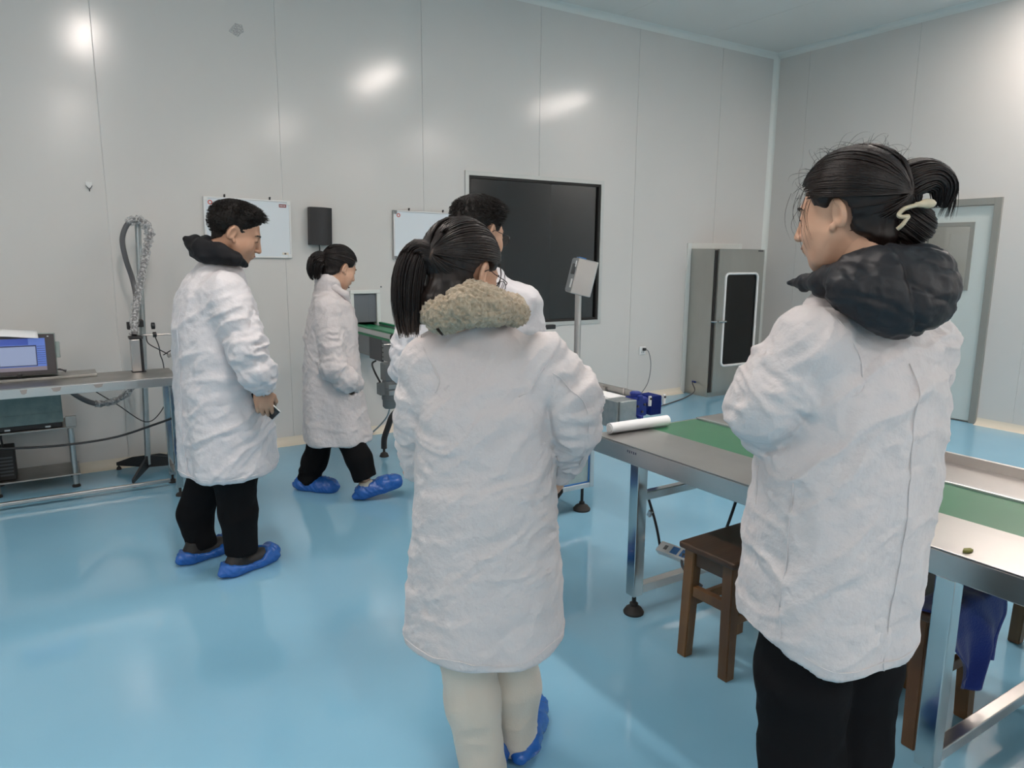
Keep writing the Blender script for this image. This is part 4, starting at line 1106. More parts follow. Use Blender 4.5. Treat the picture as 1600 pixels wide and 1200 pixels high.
# ------------------------------------------------------------------ people
class Person:
    def __init__(self, u0, h0, label):
        self.u0, self.h0 = u0, h0
        o = ER*u0+EF*h0
        self.root = thing('person', label, 'person', (o[0], o[1], 0), -YAW)
        self.coat = None
    def J(self, x, y, dd=0.0):
        """joint measured in the picture, at its own distance dd behind the person's middle"""
        d = _fw+_r2*(x-800)/F_PX+_u2*(600-y)/F_PX
        t = (self.h0+dd)/(d @ EF)
        return np.array([t*(d @ ER)-self.u0, dd, CAM_H+t*d[2]])
    def add(self, name, V, Q, material, label=None, smooth=True):
        return link(name, to_mesh(name, V, Q, smooth), material, self.root, label=label)

def torso_folds(V, N, amp, seed, hem, up=(0, 0, 1), slant=.5, stretch=(4.5, 4.5, 13)):
    w = np.stack([fbm(V*3.1, seed+7), fbm(V*3.1, seed+8), fbm(V*3.1, seed+9)], 1)*.075
    W = V+w
    S = np.array(stretch)
    sl = W.copy(); sl[:, 2] += slant*W[:, 0]
    d = .55*ridge(sl*S, seed)+.35*ridge(sl*S*1.9+5, seed+1)
    sl2 = W.copy(); sl2[:, 2] -= .9*W[:, 0]
    d = d+.35*ridge(sl2*S*1.3+11, seed+2)
    crs = lambda X, k: np.clip(1-np.abs(vnoise(X, k)), 0, 1)**7
    d = .75*d+.95*crs(sl*S*.85+3, seed+31)+.75*crs(sl2*S*1.05+9, seed+32)+.45*crs(sl*S*1.9+1, seed+33)+.35*crs(sl2*S*2.3+4, seed+34)-.35
    mask = .45+.55*np.clip(fbm(V*2.3, seed+3)+.4, 0, 1.2)
    d = d*mask
    # long soft hanging folds towards the hem
    ang = np.arctan2(V[:, 1], V[:, 0])
    low = sstep(.45, 0, V[:, 2]-hem)
    d = d*(1-.35*low)+1.5*low*np.sin(ang*5+3*fbm(V*np.array([2, 2, .6]), seed+4))*.7
    d = d+.25*fbm(V*np.array([22, 22, 30]), seed+5, 2)
    return amp*d
def sleeve_folds(V, bones, amp, seed):
    """rings and drag folds round each arm; returns displacement and weight"""
    D = np.zeros(len(V)); Wt = np.zeros(len(V)); s0 = 0.0
    cap = np.ones(len(V)); best = np.full(len(V), 9.0); tt = np.zeros(len(V)); ff = np.zeros((len(V), 3))
    for (a, b, ra, rb, id_) in bones:
        a = np.array(a); b = np.array(b); ba = b-a; L = np.linalg.norm(ba); t = np.clip((V-a) @ ba/(L*L), 0, 1)
        q = V-a-t[:, None]*ba; d = np.linalg.norm(q, axis=1)-(ra+t*(rb-ra))
        m_ = d < best; cap[m_] = (sstep(.10, .50, t) if id_ == 0 else np.ones(len(V)))[m_]; best[m_] = d[m_]; tt[m_] = (s0+t*L)[m_]; ff[m_] = q[m_]; s0 += L if id_ % 2 else L+.4
    w = sstep(.028, .006, best)*cap
    lng = np.stack([ff[:, 0]*7, ff[:, 1]*7, tt*24+ff[:, 2]*10], 1)
    lng = lng+np.stack([fbm(V*7, seed+21)]*3, 1)*.9
    crs = lambda X, k: np.clip(1-np.abs(vnoise(X, k)), 0, 1)**6
    d = .7*crs(lng*.9+2, seed+14)+.4*crs(lng*1.7+6, seed+15)-.25+.7*ridge(lng, seed+11)+.5*ridge(lng*1.8+3, seed+12)+.3*fbm(V*25, seed+13, 2)
    return amp*d, w

def make_coat(p, rings, f, arms, seed, material='coat_cotton', h=.0065, amp=.0055, collar=None, slant=.5, extra=None, hemfn=None, sleeve_amp=.006, label=None, stretch=(4.5, 4.5, 13), neck=None):
    amp *= 2.0; sleeve_amp *= 1.6
    hem = rings[0][0]; z1 = rings[-1][0]
    bones = []
    for i, (pts, rad) in enumerate(arms):
        for k in range(len(pts)-1): bones.append((pts[k], pts[k+1], rad[k], rad[k+1], k))
    inner = [(r[0]-.02 if k == 0 else r[0], r[1], r[2], r[3]-.016, r[4]-.016) for k, r in enumerate(rings)]
    inner[0] = (hem-.05,)+tuple(inner[0][1:])
    def fn(P):
        d = loft(P, rings, f)
        for pts, rad in arms:
            # shoulder blends softly, the rest of the sleeve keeps a crease against the body
            d = smin(d, cone(P, pts[0], pts[0]+.30*(pts[1]-pts[0]), rad[0], rad[0]*.7+rad[1]*.3), .055)
            e = chain(P, pts, rad, .02)
            d = smin(d, e, .010)
        if extra is not None: d = extra(P, d)
        if neck is not None: d = smin(d, cone(P, (rings[-1][1], rings[-1][2], z1-.05), neck[0], rings[-1][3]+.005, neck[1]), .03)
        cav = loft(P, inner, f)
        cav = np.maximum(cav, P[:, 2]-(hem+.22))
        d = smax(d, -cav, .006)
        for pts, rad in arms:
            a = pts[-1]; ax0 = unit(pts[-1]-pts[-2])
            d = np.maximum(d, -np.maximum(cone(P, a-.03*ax0, a+.25*ax0, rad[-1]*.80, rad[-1]*.80), -(cone(P, a-.03*ax0, a+.25*ax0, rad[-1]*.8, rad[-1]*.8)+9)))
            d = np.maximum(d, np.minimum((P-A3(a)) @ A3(ax0), .09-np.linalg.norm(P-A3(a), axis=1)+0*d) if False else d)
        if hemfn is not None: d = np.maximum(d, hemfn(P))
        return d
    R = np.array(rings); allp = np.concatenate([np.array(pts) for pts, _ in arms]+[np.stack([R[:, 1], R[:, 2], R[:, 0]], 1)])
    mx = max(R[:, 3].max(), R[:, 4].max())
    lo = np.minimum(allp.min(0)-.13, [R[:, 1].min()-mx-.05, R[:, 2].min()-mx-.05, hem-.03]); hi = np.maximum(allp.max(0)+.13, [R[:, 1].max()+mx+.05, R[:, 2].max()+mx+.05, z1+.06+(.08 if neck is not None else 0)])
    V, Q = polygonise(fn, lo, hi, h, 2)
    N = normals(V, Q)
    sd, sw = sleeve_folds(V, bones, sleeve_amp, seed)
    td = torso_folds(V, N, amp, seed, hem, slant=slant, stretch=stretch)
    tail = sstep(hem-.02, hem+.05, V[:, 2])*.6+.4
    V = V+N*((td*(1-sw)*tail+sd*sw)[:, None])
    V = relax(V, Q, .35)
    p.coat = (V, normals(V, Q))
    p.coat_fn = fn
    return p.add('lab_coat', V, Q, material, label)

def seam(p, name, pts, r=.0028, material='coat_cotton', lift=.0012):
    """a stitched ridge snapped onto the coat's surface"""
    V, N = p.coat; P = []
    for q in pts:
        i = int(np.argmin(((V-np.array(q))**2).sum(1))); P.append(V[i]+N[i]*lift)
    P = np.array(P)
    for _ in range(2): P[1:-1] = .25*P[:-2]+.5*P[1:-1]+.25*P[2:]
    m = MB(); m.tube([tuple(q) for q in P], r, 6); return m.build(name, material, p.root, smooth=True)
def armhole(p, c, axis, rad, a0=0, a1=2*math.pi, n=40, **kw):
    axis = unit(axis); x = unit(np.cross(axis, [0, 0, 1])); y = np.cross(axis, x)
    seam(p, 'sleeve_seam', [np.array(c)+rad*(x*math.cos(a)+y*math.sin(a)) for a in np.linspace(a0, a1, n)], **kw)

def make_trousers(p, legs, material, seed, amp=.006, h=.0075, hip=None):
    """legs: list of (points hip..ankle, radii)"""
    def fn(P):
        d = None
        for pts, rad in legs:
            e = chain(P, pts, rad, .03); d = e if d is None else smin(d, e, .012)
        if hip is not None: d = smin(d, ell(P, hip[0], hip[1]), .05)
        for pts, rad in legs:
            a = np.array(pts[-1]); axd = unit(a-np.array(pts[-2]))
            near = np.linalg.norm((P-A3(a))-((P-A3(a)) @ A3(axd))[:, None]*A3(axd), axis=1)
            cut = (P-A3(a)) @ A3(axd)
            d = np.where((near < rad[-1]*1.5) & (P[:, 2] < a[2]+.12), np.maximum(d, cut), d)
        return d
    allp = np.concatenate([np.array(a) for a, _ in legs])
    lo = allp.min(0)-.15; hi = allp.max(0)+.15; lo[2] = max(lo[2], -.02)
    V, Q = polygonise(fn, lo, hi, h, 2); N = normals(V, Q)
    w = np.stack([fbm(V*5, seed+k) for k in range(3)], 1)*.05
    low = sstep(.35, .08, V[:, 2]); 
    d = .6*ridge((V+w)*np.array([8, 8, 17]), seed+4)*(0.5+1.0*low)+.5*ridge((V+w)*np.array([15, 15, 7]), seed+5)
    V = V+N*(amp*d)[:, None]
    return p.add('trousers', V, Q, material)

def foot_mats(heel, toe, z=0.0, tilt=0.0):
    y = np.array([toe[0]-heel[0], toe[1]-heel[1], 0.0]); y = unit(y)
    y2 = unit(np.array([y[0]*math.cos(tilt), y[1]*math.cos(tilt), math.sin(tilt)]))
    return frame(np.array([heel[0], heel[1], z]), y2, (0, 0, 1))
def shoe_sdf(P, L, up=.14):
    d = cone(P, (0, .045, .042), (0, .045, .05), .040, .038)
    d = smin(d, cone(P, (0, .05, .04), (.004, L*.68, .036), .040, .043), .02)
    d = smin(d, cone(P, (.004, L*.68, .034), (0, L-.045, .030), .043, .034), .02)
    d = smin(d, cone(P, (0, .075, .06), (.0, .058, up), .036, .040), .03)
    return smax(d, -P[:, 2]+.002, .008)
def make_foot(p, heel, toe, seed, z=0.0, tilt=0.0, L=.285, cover='low', shoe='shoe_dark', laces=False):
    M = foot_mats(heel, toe, z, tilt)
    V, Q = polygonise(lambda P: smax(shoe_sdf(P, L), P[:, 2]-.105, .006), (-.07, -.02, -.01), (.07, L+.03, .16), .0055, 1)
    o = p.add('shoe', xf(M, V), Q, shoe)
    def fc(P):
        base = smin(cone(P, (0, .042, .04), (0, L-.045, .034), .046, .042), cone(P, (0, L*.62, .034), (0, L-.04, .032), .050, .042), .02)
        base = base-.009
        base = smin(base, ell(P, (0, -.012, .026), (.020, .022, .020)), .02)
        top = np.interp(P[:, 1], [-.05, .0, .06, .12, .17, .21, L, L+.05], [.072, .068, .047, .036, .042, .072, .10, .10] if cover == 'low' else [.10, .098, .088, .086, .098, .11, .12, .12])
        d = smax(base, P[:, 2]-top, .006)
        return smax(d, -P[:, 2]+.001, .004)
    V, Q = polygonise(fc, (-.085, -.06, -.008), (.085, L+.05, .13), .0048, 1); N = normals(V, Q)
    low = sstep(.004, .03, V[:, 2])
    d = .0042*ridge(np.stack([V[:, 0]*18, V[:, 1]*42+V[:, 2]*30, V[:, 2]*12], 1), seed)+.003*ridge(V*np.array([30, 55, 40]), seed+1)
    V = V+N*(d*low)[:, None]
    p.add('shoe_cover', xf(M, V), Q, 'cover_blue', 'crinkled blue plastic shoe cover')
    if laces:
        m = MB()
        m.tube(spline([(.0, .11, .103), (.03, .125, .115), (.05, .12, .125), (.04, .105, .118), (.005, .11, .106)], 6), .003, 6)
        m.tube(spline([(.0, .11, .103), (-.03, .13, .112), (-.045, .12, .122), (-.03, .10, .115), (-.003, .11, .106)], 6), .003, 6)
        for k in range(4): m.tube([(-.025, .125+.018*k, .098-.009*k), (.025, .125+.018*k, .098-.009*k)], .0028, 6)
        lo_ = m.build('shoelace', 'black_plastic', p.root, smooth=True); lo_.matrix_local = Matrix(M.tolist())

def make_body(p, HM, rings, f, arms, legs, skin, hands=()):
    parts = []
    V, Q = head_mesh(); parts.append((xf(HM, V), Q))
    slim = [(r[0], r[1], r[2], r[3]-.05, r[4]-.05) for r in rings if r[3] > .12]
    neck0 = xf(HM, np.array([[0, -.045, -.16]]))[0]; top = slim[-1]
    def fn(P):
        d = loft(P, slim, f)
        for pts, rad in arms: d = smin(d, chain(P, pts, [min(.045, r*.55) for r in rad], .02), .03)
        for pts, rad in legs: d = smin(d, chain(P, pts, [r*.7 for r in rad[:-1]]+[rad[-1]*.45], .02), .04)
        return d
    al = np.concatenate([np.array(a) for a, _ in arms]+[np.array(a) for a, _ in legs]+[neck0[None]])
    hp0, hp1 = xf(HM, np.array([[0, -.028, -.04], [0, -.034, -.085]])); tp = np.array([rings[-1][1], rings[-1][2], rings[-1][0]-.05])
    fnn = lambda P: chain(P, [hp0, hp1, tp, tp-np.array([0, 0, .06])], [.045, .050, .050, .050], .02)
    nal = np.array([hp0, hp1, tp]); parts.append(polygonise(fnn, nal.min(0)-.14, nal.max(0)+.08, .006, 1))
    parts.append(polygonise(fn, al.min(0)-.2, al.max(0)+.12, .016, 1))
    for (M, curl, side) in hands:
        V, Q = hand_mesh(curl, side); parts.append((xf(M, V), Q))
    V, Q = join(parts)
    return p.add('body', V, Q, skin)
def face_details(p, HM, lips=True):
    MM = Matrix(HM.tolist())
    for s in (-1, 1):
        m = MB()
        m.tube(spline([(s*.012, .0955, .026), (s*.028, .0965, .0335), (s*.046, .0845, .031), (s*.054, .075, .026)], 5), [.0022]*4+[.0030]*4+[.0026]*4+[.0012]*4, 6); o = m.build('eyebrow', 'eyebrow', p.root, smooth=True); o.matrix_local = MM
        m = MB()
        m.tube(spline([(s*.018, .0915, .005), (s*.030, .0935, .0085), (s*.044, .0875, .005)], 5), [.0012]*3+[.0018]*4+[.0012]*4, 6); o = m.build('eyelid', 'eyebrow', p.root, smooth=True); o.matrix_local = MM
    m = MB(); m.tube(spline([(-.019, .0965, -.0555), (-.008, .1030, -.0540), (0, .1035, -.0550), (.008, .1030, -.0540), (.019, .0965, -.0555)], 5), [.001]*3+[.0035]*15+[.001]*3, 6); o = m.build('lips', 'lips', p.root, smooth=True); o.matrix_local = MM
def glasses(p, HM, material='glasses_metal'):
    MM = Matrix(HM.tolist())
    fr = None
    m = MB()
    for s in (-1, 1):
        ring = [(s*.034+.027*math.cos(a), .113-.010*abs(math.cos(a))*(1 if s*math.cos(a) > 0 else -.3), .004+.021*math.sin(a)) for a in [2*math.pi*k/22 for k in range(23)]]
        m.tube(ring, .0011, 6, caps=False)
        m.tube(spline([(s*.060, .105, .012), (s*.076, .085, .014), (s*.0835, .03, .014), (s*.0855, .0, .016), (s*.082, -.02, .0)], 5), .0013, 6)
    m.tube(spline([(-.008, .114, .010), (0, .117, .013), (.008, .114, .010)], 4), .0015, 6)
    fr = m.build('glasses', material, p.root, smooth=True, label='thin dark framed glasses'); fr.matrix_local = MM
    for s in (-1, 1):
        m = MB(); c_ = [(s*.034+.0262*math.cos(a), .004+.0202*math.sin(a)) for a in [2*math.pi*k/22 for k in range(22)]]
        f_ = m.bm.faces.new([m.bm.verts.new((q[0], .1105, q[1])) for q in c_]); m.build('lens', 'lens_glass', fr)

def short_hair(p, HM, seed, material='hair_short'):
    V, Q = hair_cap('short', .011, seed)
    rs = random.Random(seed); paths = []
    i = 0
    while len(paths) < 2600:
        d = unit([rs.gauss(0, 1), rs.gauss(0, 1), rs.gauss(.6, 1)])
        q = HAIR_C+d*np.array([.0765, .098, .087])
        zz = q[2]-hairline(q[None], 'short')[0]
        if zz < .012: continue
        # flow: from the crown forward and down
        crown = unit([.0, -.35, .95]); t_ = d-crown*(d @ crown); t_ = t_/(np.linalg.norm(t_)+1e-6)
        t_ = t_+np.array([rs.gauss(0, .14), rs.gauss(.12, .14), rs.gauss(0, .10)])
        ln = .011+.020*float(sstep(.03, .11, np.array([q[2]]))[0])*rs.uniform(.6, 1.1)
        if q[2] > .085 and q[1] > .02: ln *= 1.25
        off = .003+.0085*float(sstep(0, .08, np.array([zz]))[0])
        if q[1] > .05 and q[2] > .09: off += .006
        base = HAIR_C+d*(np.array([.0765, .098, .087])+off)
        k = np.linspace(0, 1, 5)[:, None]
        path = base+t_*ln*k+d*(.002*k*(1-k)*4)-d*(k*k*ln*.25)
        paths.append(path)
    S = strands(np.array(paths), .0011, 3, (.8, 1, .8, .2))
    V, Q = join([(V, Q), S])
    return p.add('hair', xf(HM, V), Q, material)

def ponytail_paths(rs, ctrl, n, width, k=16, flat=.6, spread=1.3):
    """strands round a curved centre line; width at (root, middle, end)"""
    C = np.array([tuple(v) for v in spline([tuple(c) for c in ctrl], 8)]); t = np.linspace(0, 1, k)
    C = np.stack([np.interp(t, np.linspace(0, 1, len(C)), C[:, i]) for i in range(3)], 1)
    T = np.gradient(C, axis=0); T /= np.linalg.norm(T, axis=1)[:, None]
    X = np.cross(T, [0, 1.0, 0.01]); X /= np.linalg.norm(X, axis=1)[:, None]; Y = np.cross(T, X)
    w = np.interp(t, np.linspace(0, 1, len(width)), width)
    out = []
    for i in range(n):
        a = rs.uniform(0, 2*math.pi); r = math.sqrt(rs.random())
        r = .55+.45*r if rs.random() < .6 else r
        end = rs.uniform(.80, 1.0)
        ww = w*(1+.06*np.sin(t*6+a*3))
        P = C+(X*math.cos(a)+Y*flat*math.sin(a))*(r*ww)[:, None]
        P = P+np.array([rs.gauss(0, .002), rs.gauss(0, .002), 0])*t[:, None]
        tt = t*end; P = np.stack([np.interp(tt, t, P[:, q]) for q in range(3)], 1)
        out.append(P)
    return np.array(out)

V3 = lambda *a: np.array(a, float)
# ---- man with the black hood, by the workbench
p = Person(-1.345, 3.304, 'man in thin white coat over black hood, looking down, phone in hand')
fh = unit((.93, .36)); rh = np.array([fh[1], -fh[0]])
HM = head_matrix(p.J(367, 367, -.05)-.079*V3(rh[0], rh[1], 0), fh, math.radians(22), 0, 1.06)
NK = xf(HM, np.array([[0, -.036, -.105]]))[0]
f = unit((.8, .6)); r = np.array([f[1], -f[0]])
rings = [(.487, .005, 0, .245, .205), (.75, .0, 0, .24, .20), (1.0, .0, 0, .23, .19), (1.18, -.01, 0, .222, .178), (1.30, -.012, 0, .205, .155), (1.385, .0, 0, .15, .115), (1.44, .02, .01, .085, .085)]
RA = [V3(.105, -.145, 1.325), p.J(386, 548, -.20), p.J(402, 582, -.20), p.J(411, 603, -.175)]
LA = [V3(-.11, .15, 1.33), V3(-.09, .25, 1.06), V3(.06, .27, .90)]
arms = [(RA, [.088, .078, .070, .050]), (LA, [.085, .072, .055])]
make_coat(p, rings, f, arms, 11, 'coat_film', .0075, .006, slant=-.4, sleeve_amp=.0075, stretch=(5, 5, 9), neck=(NK, 0.064))
zz = .51; seam(p, 'hem_stitch', [V3(.245*math.cos(a), .245*math.sin(a), zz) for a in np.linspace(-3.0, .3, 40)], r=.002, material='coat_film')
seam(p, 'back_seam', [V3(-.13, -.19, z) for z in np.linspace(.5, 1.28, 30)], r=.0018, material='coat_film')
legs = [([V3(.06, -.09, .86), V3(.065, -.085, .50), p.J(372, 800, -.07), p.J(377, 862, -.06)], [.115, .098, .082, .070]),
        ([V3(-.08, .09, .86), V3(-.10, .09, .50), p.J(305, 800, .10), p.J(316, 852, .10)], [.115, .098, .080, .070])]
make_trousers(p, legs, 'trouser_black', 5)
make_foot(p, (.015, -.135), (.205, .155), 3, laces=True)
make_foot(p, (-.245, .0), (-.085, .23), 4, laces=True)
hand = frame(p.J(410, 607, -.172), unit(p.J(414, 655, -.155)-p.J(409, 607, -.172)), (.25, -1, .15))
make_body(p, HM, rings, f, arms, legs, 'skin', [(hand, .62, 1)])
face_details(p, HM); short_hair(p, HM, 2)
hood = [p.J(384, 414, -.01), p.J(368, 405, -.08), p.J(345, 394, -.115), p.J(318, 386, -.09), p.J(306, 382, -.0), p.J(322, 382, .09), p.J(350, 392, .12), p.J(378, 408, .08)]
hr = [.010, .022, .031, .037, .037, .032, .024, .012]
def fn(P):
    d = chain(P, hood, hr, .02)
    d = smin(d, cone(P, p.J(306, 380, -.05), p.J(290, 374, -.03), .030, .010), .018)
    d = smin(d, chain(P, [p.J(350, 405, -.10), p.J(322, 400, -.10), p.J(305, 396, -.03)], [.016, .024, .022], .02), .03)
    nk = xf(HM, np.array([[0, -.045, -.10]]))[0]
    return smax(d, -cone(P, nk, nk+V3(-.01, 0, .15), .058, .070), .015)
al = np.array(hood); V, Q = polygonise(fn, al.min(0)-.09, al.max(0)+.09, .006, 2); N = normals(V, Q)
V = V+N*(.006*ridge(V*np.array([12, 12, 20]), 5)+.004*ridge(V*28, 6))[:, None]
p.add('hood', V, Q, 'hood_black', 'black hood lying behind the neck')
t = thing('smartphone', 'dark smartphone held in the hooded man\'s lowered hand', 'phone', (0, 0, 0))
c = p.J(413, 632, -.135); ex_ = unit(p.J(430, 648, -.12)-p.J(399, 620, -.13)); M = frame(c, ex_, (.3, .9, .3)); M = np.array(p.root.matrix_basis.to_4x4()) @ M if False else M
w4 = np.eye(4); w4[:3, 0] = ER; w4[:3, 1] = EF; w4[:3, 3] = ER*p.u0+EF*p.h0
t.matrix_world = Matrix((w4 @ M).tolist())
m = MB(); m.box(-.036, .036, -.075, .075, -.0035, .0035, .003); m.build('phone_case', 'aluminium', t)
m = MB(); m.box(-.034, .034, -.072, .072, .0036, .0046); m.build('glass_face', 'phone_black', t)
m = MB(); m.box(-.034, .034, -.072, .072, -.0046, -.0036); m.build('glass_face', 'phone_black', t)

# ---- woman walking past the speaker
p = Person(-1.10, 4.388, 'woman with low black ponytail striding right in a long white coat')
fh = unit((.72, .69)); rh = np.array([fh[1], -fh[0]])
HM = head_matrix(p.J(540, 421, -.06)-.072*V3(rh[0], rh[1], 0), fh, math.radians(22), 0, .97)
NK = xf(HM, np.array([[0, -.036, -.105]]))[0]
f = unit((.96, .28))
rings = [(.345, .02, 0, .20, .205), (.6, .0, 0, .195, .185), (.9, -.002, 0, .185, .160), (1.08, .003, 0, .18, .145), (1.19, .005, 0, .155, .120), (1.26, .0, 0, .11, .09), (1.325, .0, .0, .070, .070)]
RA = [V3(.02, -.145, 1.185), p.J(521, 575, -.20), p.J(540, 594, -.17), p.J(556, 600, -.06)]
LA = [V3(-.02, .145, 1.185), V3(.02, .19, .85), V3(.05, .10, .80)]
arms = [(RA, [.075, .073, .066, .052]), (LA, [.075, .065, .05])]
make_coat(p, rings, f, arms, 23, 'coat_cotton', .008, .005, slant=.2, neck=(NK, 0.062))
legs = [([V3(-.03, .06, .80), V3(-.06, .07, .48), p.J(492, 720, .07), p.J(480, 752, .07)], [.10, .082, .075, .070]),
        ([V3(.01, -.06, .80), V3(.05, -.07, .48), p.J(560, 715, -.10), p.J(571, 747, -.11)], [.10, .080, .076, .068])]
make_trousers(p, legs, 'trouser_black', 9)
make_foot(p, (-.275, .085), (.03, .02), 13, L=.27, cover='high', shoe='shoe_pale')
make_foot(p, (.165, -.115), (.45, -.04), 14, L=.27, cover='high', shoe='shoe_pale', tilt=math.radians(16))
hand = frame(V3(.06, -.06, .78), (.5, .5, -.6), (.2, -1, .2))
make_body(p, HM, rings, f, arms, legs, 'skin_light', [(hand, .5, 1)])
face_details(p, HM)
rs = random.Random(4)
cap = hair_cap('up', .013, 3)
tie_l = (0.0, -.112, .035)
S1 = strands(combed(rs, 520, tie_l, .013, .018), .0022, 4, (.3, 1, 1, .8))
H1, HQ = join([cap, S1]); H1 = xf(HM, H1)
tie = xf(HM, np.array([tie_l]))[0]
S2 = strands(ponytail_paths(rs, [tie+V3(.03, 0, .01), tie, tie+V3(-.035, -.02, -.012), tie+V3(-.058, -.03, -.065), tie+V3(-.056, -.03, -.135)], 260, (.016, .022, .042, .050, .042, .02), flat=.9), .0032, 4)
V, Q = join([(H1, HQ), S2]); p.add('hair', V, Q, 'hair_black', 'black hair tied in a low ponytail')
def fn(P):
    a = V3(0, 0, 1.285); d = chain(P, [p.J(504, 441, -.05), p.J(500, 440, .0), p.J(506, 440, .06)], [.026, .028, .026], .02)
    e = chain(P, [p.J(504, 441, -.05), p.J(522, 449, -.085), p.J(540, 460, -.08), p.J(546, 474, -.05)], [.024, .022, .018, .012], .02)
    return smin(d, e, .02)
V, Q = polygonise(fn, (-.22, -.2, 1.14), (.2, .2, 1.42), .006, 1); p.add('coat_collar', V, Q, 'coat_cotton')

# ---- man behind, facing away with glasses
p = Person(-.16, 2.834, 'man with short black hair and glasses, back turned, before the dark window')
fh = unit((.68, .73)); rh = np.array([fh[1], -fh[0]])
HM = head_matrix(p.J(770, 367, -.03)-.079*V3(rh[0], rh[1], 0), fh, math.radians(12), 0, 1.04)
NK = xf(HM, np.array([[0, -.036, -.105]]))[0]
f = unit((.15, .99))
rings = [(.50, 0, 0, .235, .17), (.8, 0, 0, .225, .165), (1.1, 0, 0, .215, .16), (1.27, 0, .01, .21, .14), (1.365, .01, .02, .175, .115), (1.41, .015, .025, .125, .10), (1.44, .02, .03, .085, .085)]
RA = [V3(.185, .0, 1.30), V3(.228, .03, 1.08), V3(.19, .22, 1.0)]
LA = [V3(-.19, .0, 1.31), V3(-.25, .0, 1.06), V3(-.17, .20, .97)]
arms = [(RA, [.088, .072, .055]), (LA, [.083, .072, .055])]
make_coat(p, rings, f, arms, 37, 'coat_film', .0075, .006, slant=.3, sleeve_amp=.007, neck=(NK, 0.068))
legs = [([V3(.09, 0, .86), V3(.095, 0, .48), V3(.10, 0, .09)], [.11, .09, .075]), ([V3(-.09, 0, .86), V3(-.095, 0, .48), V3(-.10, 0, .09)], [.11, .09, .075])]
make_trousers(p, legs, 'trouser_black', 15, h=.01)
make_foot(p, (.09, -.08), (.13, .2), 23); make_foot(p, (-.09, -.08), (-.12, .2), 24)
hands = [(frame(V3(.19, .22, 1.0), (-.4, .8, -.2), (.6, .3, .6)), .5, 1), (frame(V3(-.17, .2, .97), (.4, .8, -.2), (-.6, .3, .6)), .5, -1)]
make_body(p, HM, rings, f, arms, legs, 'skin', hands)
face_details(p, HM); short_hair(p, HM, 7); glasses(p, HM)

# ---- woman in the middle with the fleece collar
p = Person(-.07, 1.883, 'woman with long ponytail, glasses and fleece collar, back turned, in the middle')
fh = unit((.64, .77)); rh = np.array([fh[1], -fh[0]])
HM = head_matrix(p.J(757, 434, -.045)-.076*V3(rh[0], rh[1], 0), fh, math.radians(20), math.radians(-3), 1.0)
NK = xf(HM, np.array([[0, -.036, -.105]]))[0]
f = unit((.22, .975))
rings = [(.43, .0, 0, .223, .172), (.62, .002, 0, .210, .165), (.90, .0, 0, .188, .152), (1.08, .0, .01, .182, .145), (1.19, -.002, .03, .172, .128), (1.275, -.015, .045, .130, .10), (1.34, -.04, .065, .075, .075)]
RA = [V3(.150, -.015, 1.215), p.J(892, 622, -.03), p.J(893, 668, -.01), p.J(879, 728, .09)]
LA = [p.J(675, 570, .035), p.J(655, 655, .04), p.J(662, 718, .10), p.J(690, 738, .17)]
arms = [(RA, [.078, .074, .070, .050]), (LA, [.074, .066, .058, .05])]
def hemfn(P): return (.43+.045*sstep(.08, .20, P[:, 0])+.0*P[:, 0])-P[:, 2]
make_coat(p, rings, f, arms, 51, 'coat_cotton', .0058, .0042, slant=-.25, hemfn=hemfn, sleeve_amp=.0055, stretch=(3.2, 3.2, 15))
armhole(p, V3(.128, -.01, 1.19), V3(.5, 0, -.33), .085, r=.0018)
armhole(p, p.J(688, 575, .03), V3(-.5, 0, -.3), .08, r=.0018)
seam(p, 'sleeve_stitch', [RA[0]+V3(.02, -.10, .0)+(RA[1]-RA[0])*t_+V3(.02*t_, 0, 0) for t_ in np.linspace(0, 1, 14)]+[RA[1]+V3(.045, -.10, 0)+(RA[3]-RA[1])*t_ for t_ in np.linspace(.1, .9, 12)], r=.0015)
seam(p, 'hem_stitch', [V3(.23*math.cos(a), .23*math.sin(a), .455+.045*float(sstep(.08, .20, np.array([.23*math.cos(a)]))[0])) for a in np.linspace(-3.1, 0, 50)], r=.0015)
legs = [([V3(-.075, .0, .80), p.J(728, 1000, -.02), p.J(738, 1090, -.02), p.J(757, 1212, -.02)], [.09, .078, .074, .062]),
        ([V3(.08, .03, .80), p.J(800, 985, .06), p.J(805, 1070, .08), p.J(808, 1166, .10)], [.09, .074, .070, .055])]
make_trousers(p, legs, 'trouser_beige', 19, amp=.0045, h=.006)
make_foot(p, (-.005, -.075), (.03, .2), 33, L=.26, cover='high', shoe='shoe_pale'); make_foot(p, (.105, .055), (.15, .33), 34, L=.26, cover='high', shoe='shoe_pale')
hand = frame(p.J(879, 728, .095), unit(p.J(872, 775, .14)-p.J(880, 728, .09)), (.75, -.5, .1))
lh = frame(p.J(690, 745, .2), (.5, .5, -.3), (-.6, .3, .6))
make_body(p, HM, rings, f, arms, legs, 'skin_light', [(hand, .75, 1), (lh, .6, -1)])
face_details(p, HM); glasses(p, HM)
rs = random.Random(8)
cap = hair_cap('long', .012, 9)
tie_l = tuple((np.linalg.inv(HM) @ np.append(p.J(677, 396, -.075), 1))[:3])
S1 = strands(combed(rs, 900, tie_l, .012, .020), .0018, 4, (.3, 1, 1, .8))
loose = []
for k in range(7):
    # loose locks in front of the ear
    s_ = 1; b0 = V3(.070+rs.gauss(0, .003), .050+rs.gauss(0, .010), .055+rs.gauss(0, .008)); ln = rs.uniform(.07, .12)
    loose.append([b0+V3(.012*math.sin(q*3), -.006*q+.004*math.sin(q*4), -ln*q) for q in np.linspace(0, 1, 12)])
S3 = strands(np.array(loose), .0008, 3)
H1, HQ = join([cap, S1, S3]); H1 = xf(HM, H1)
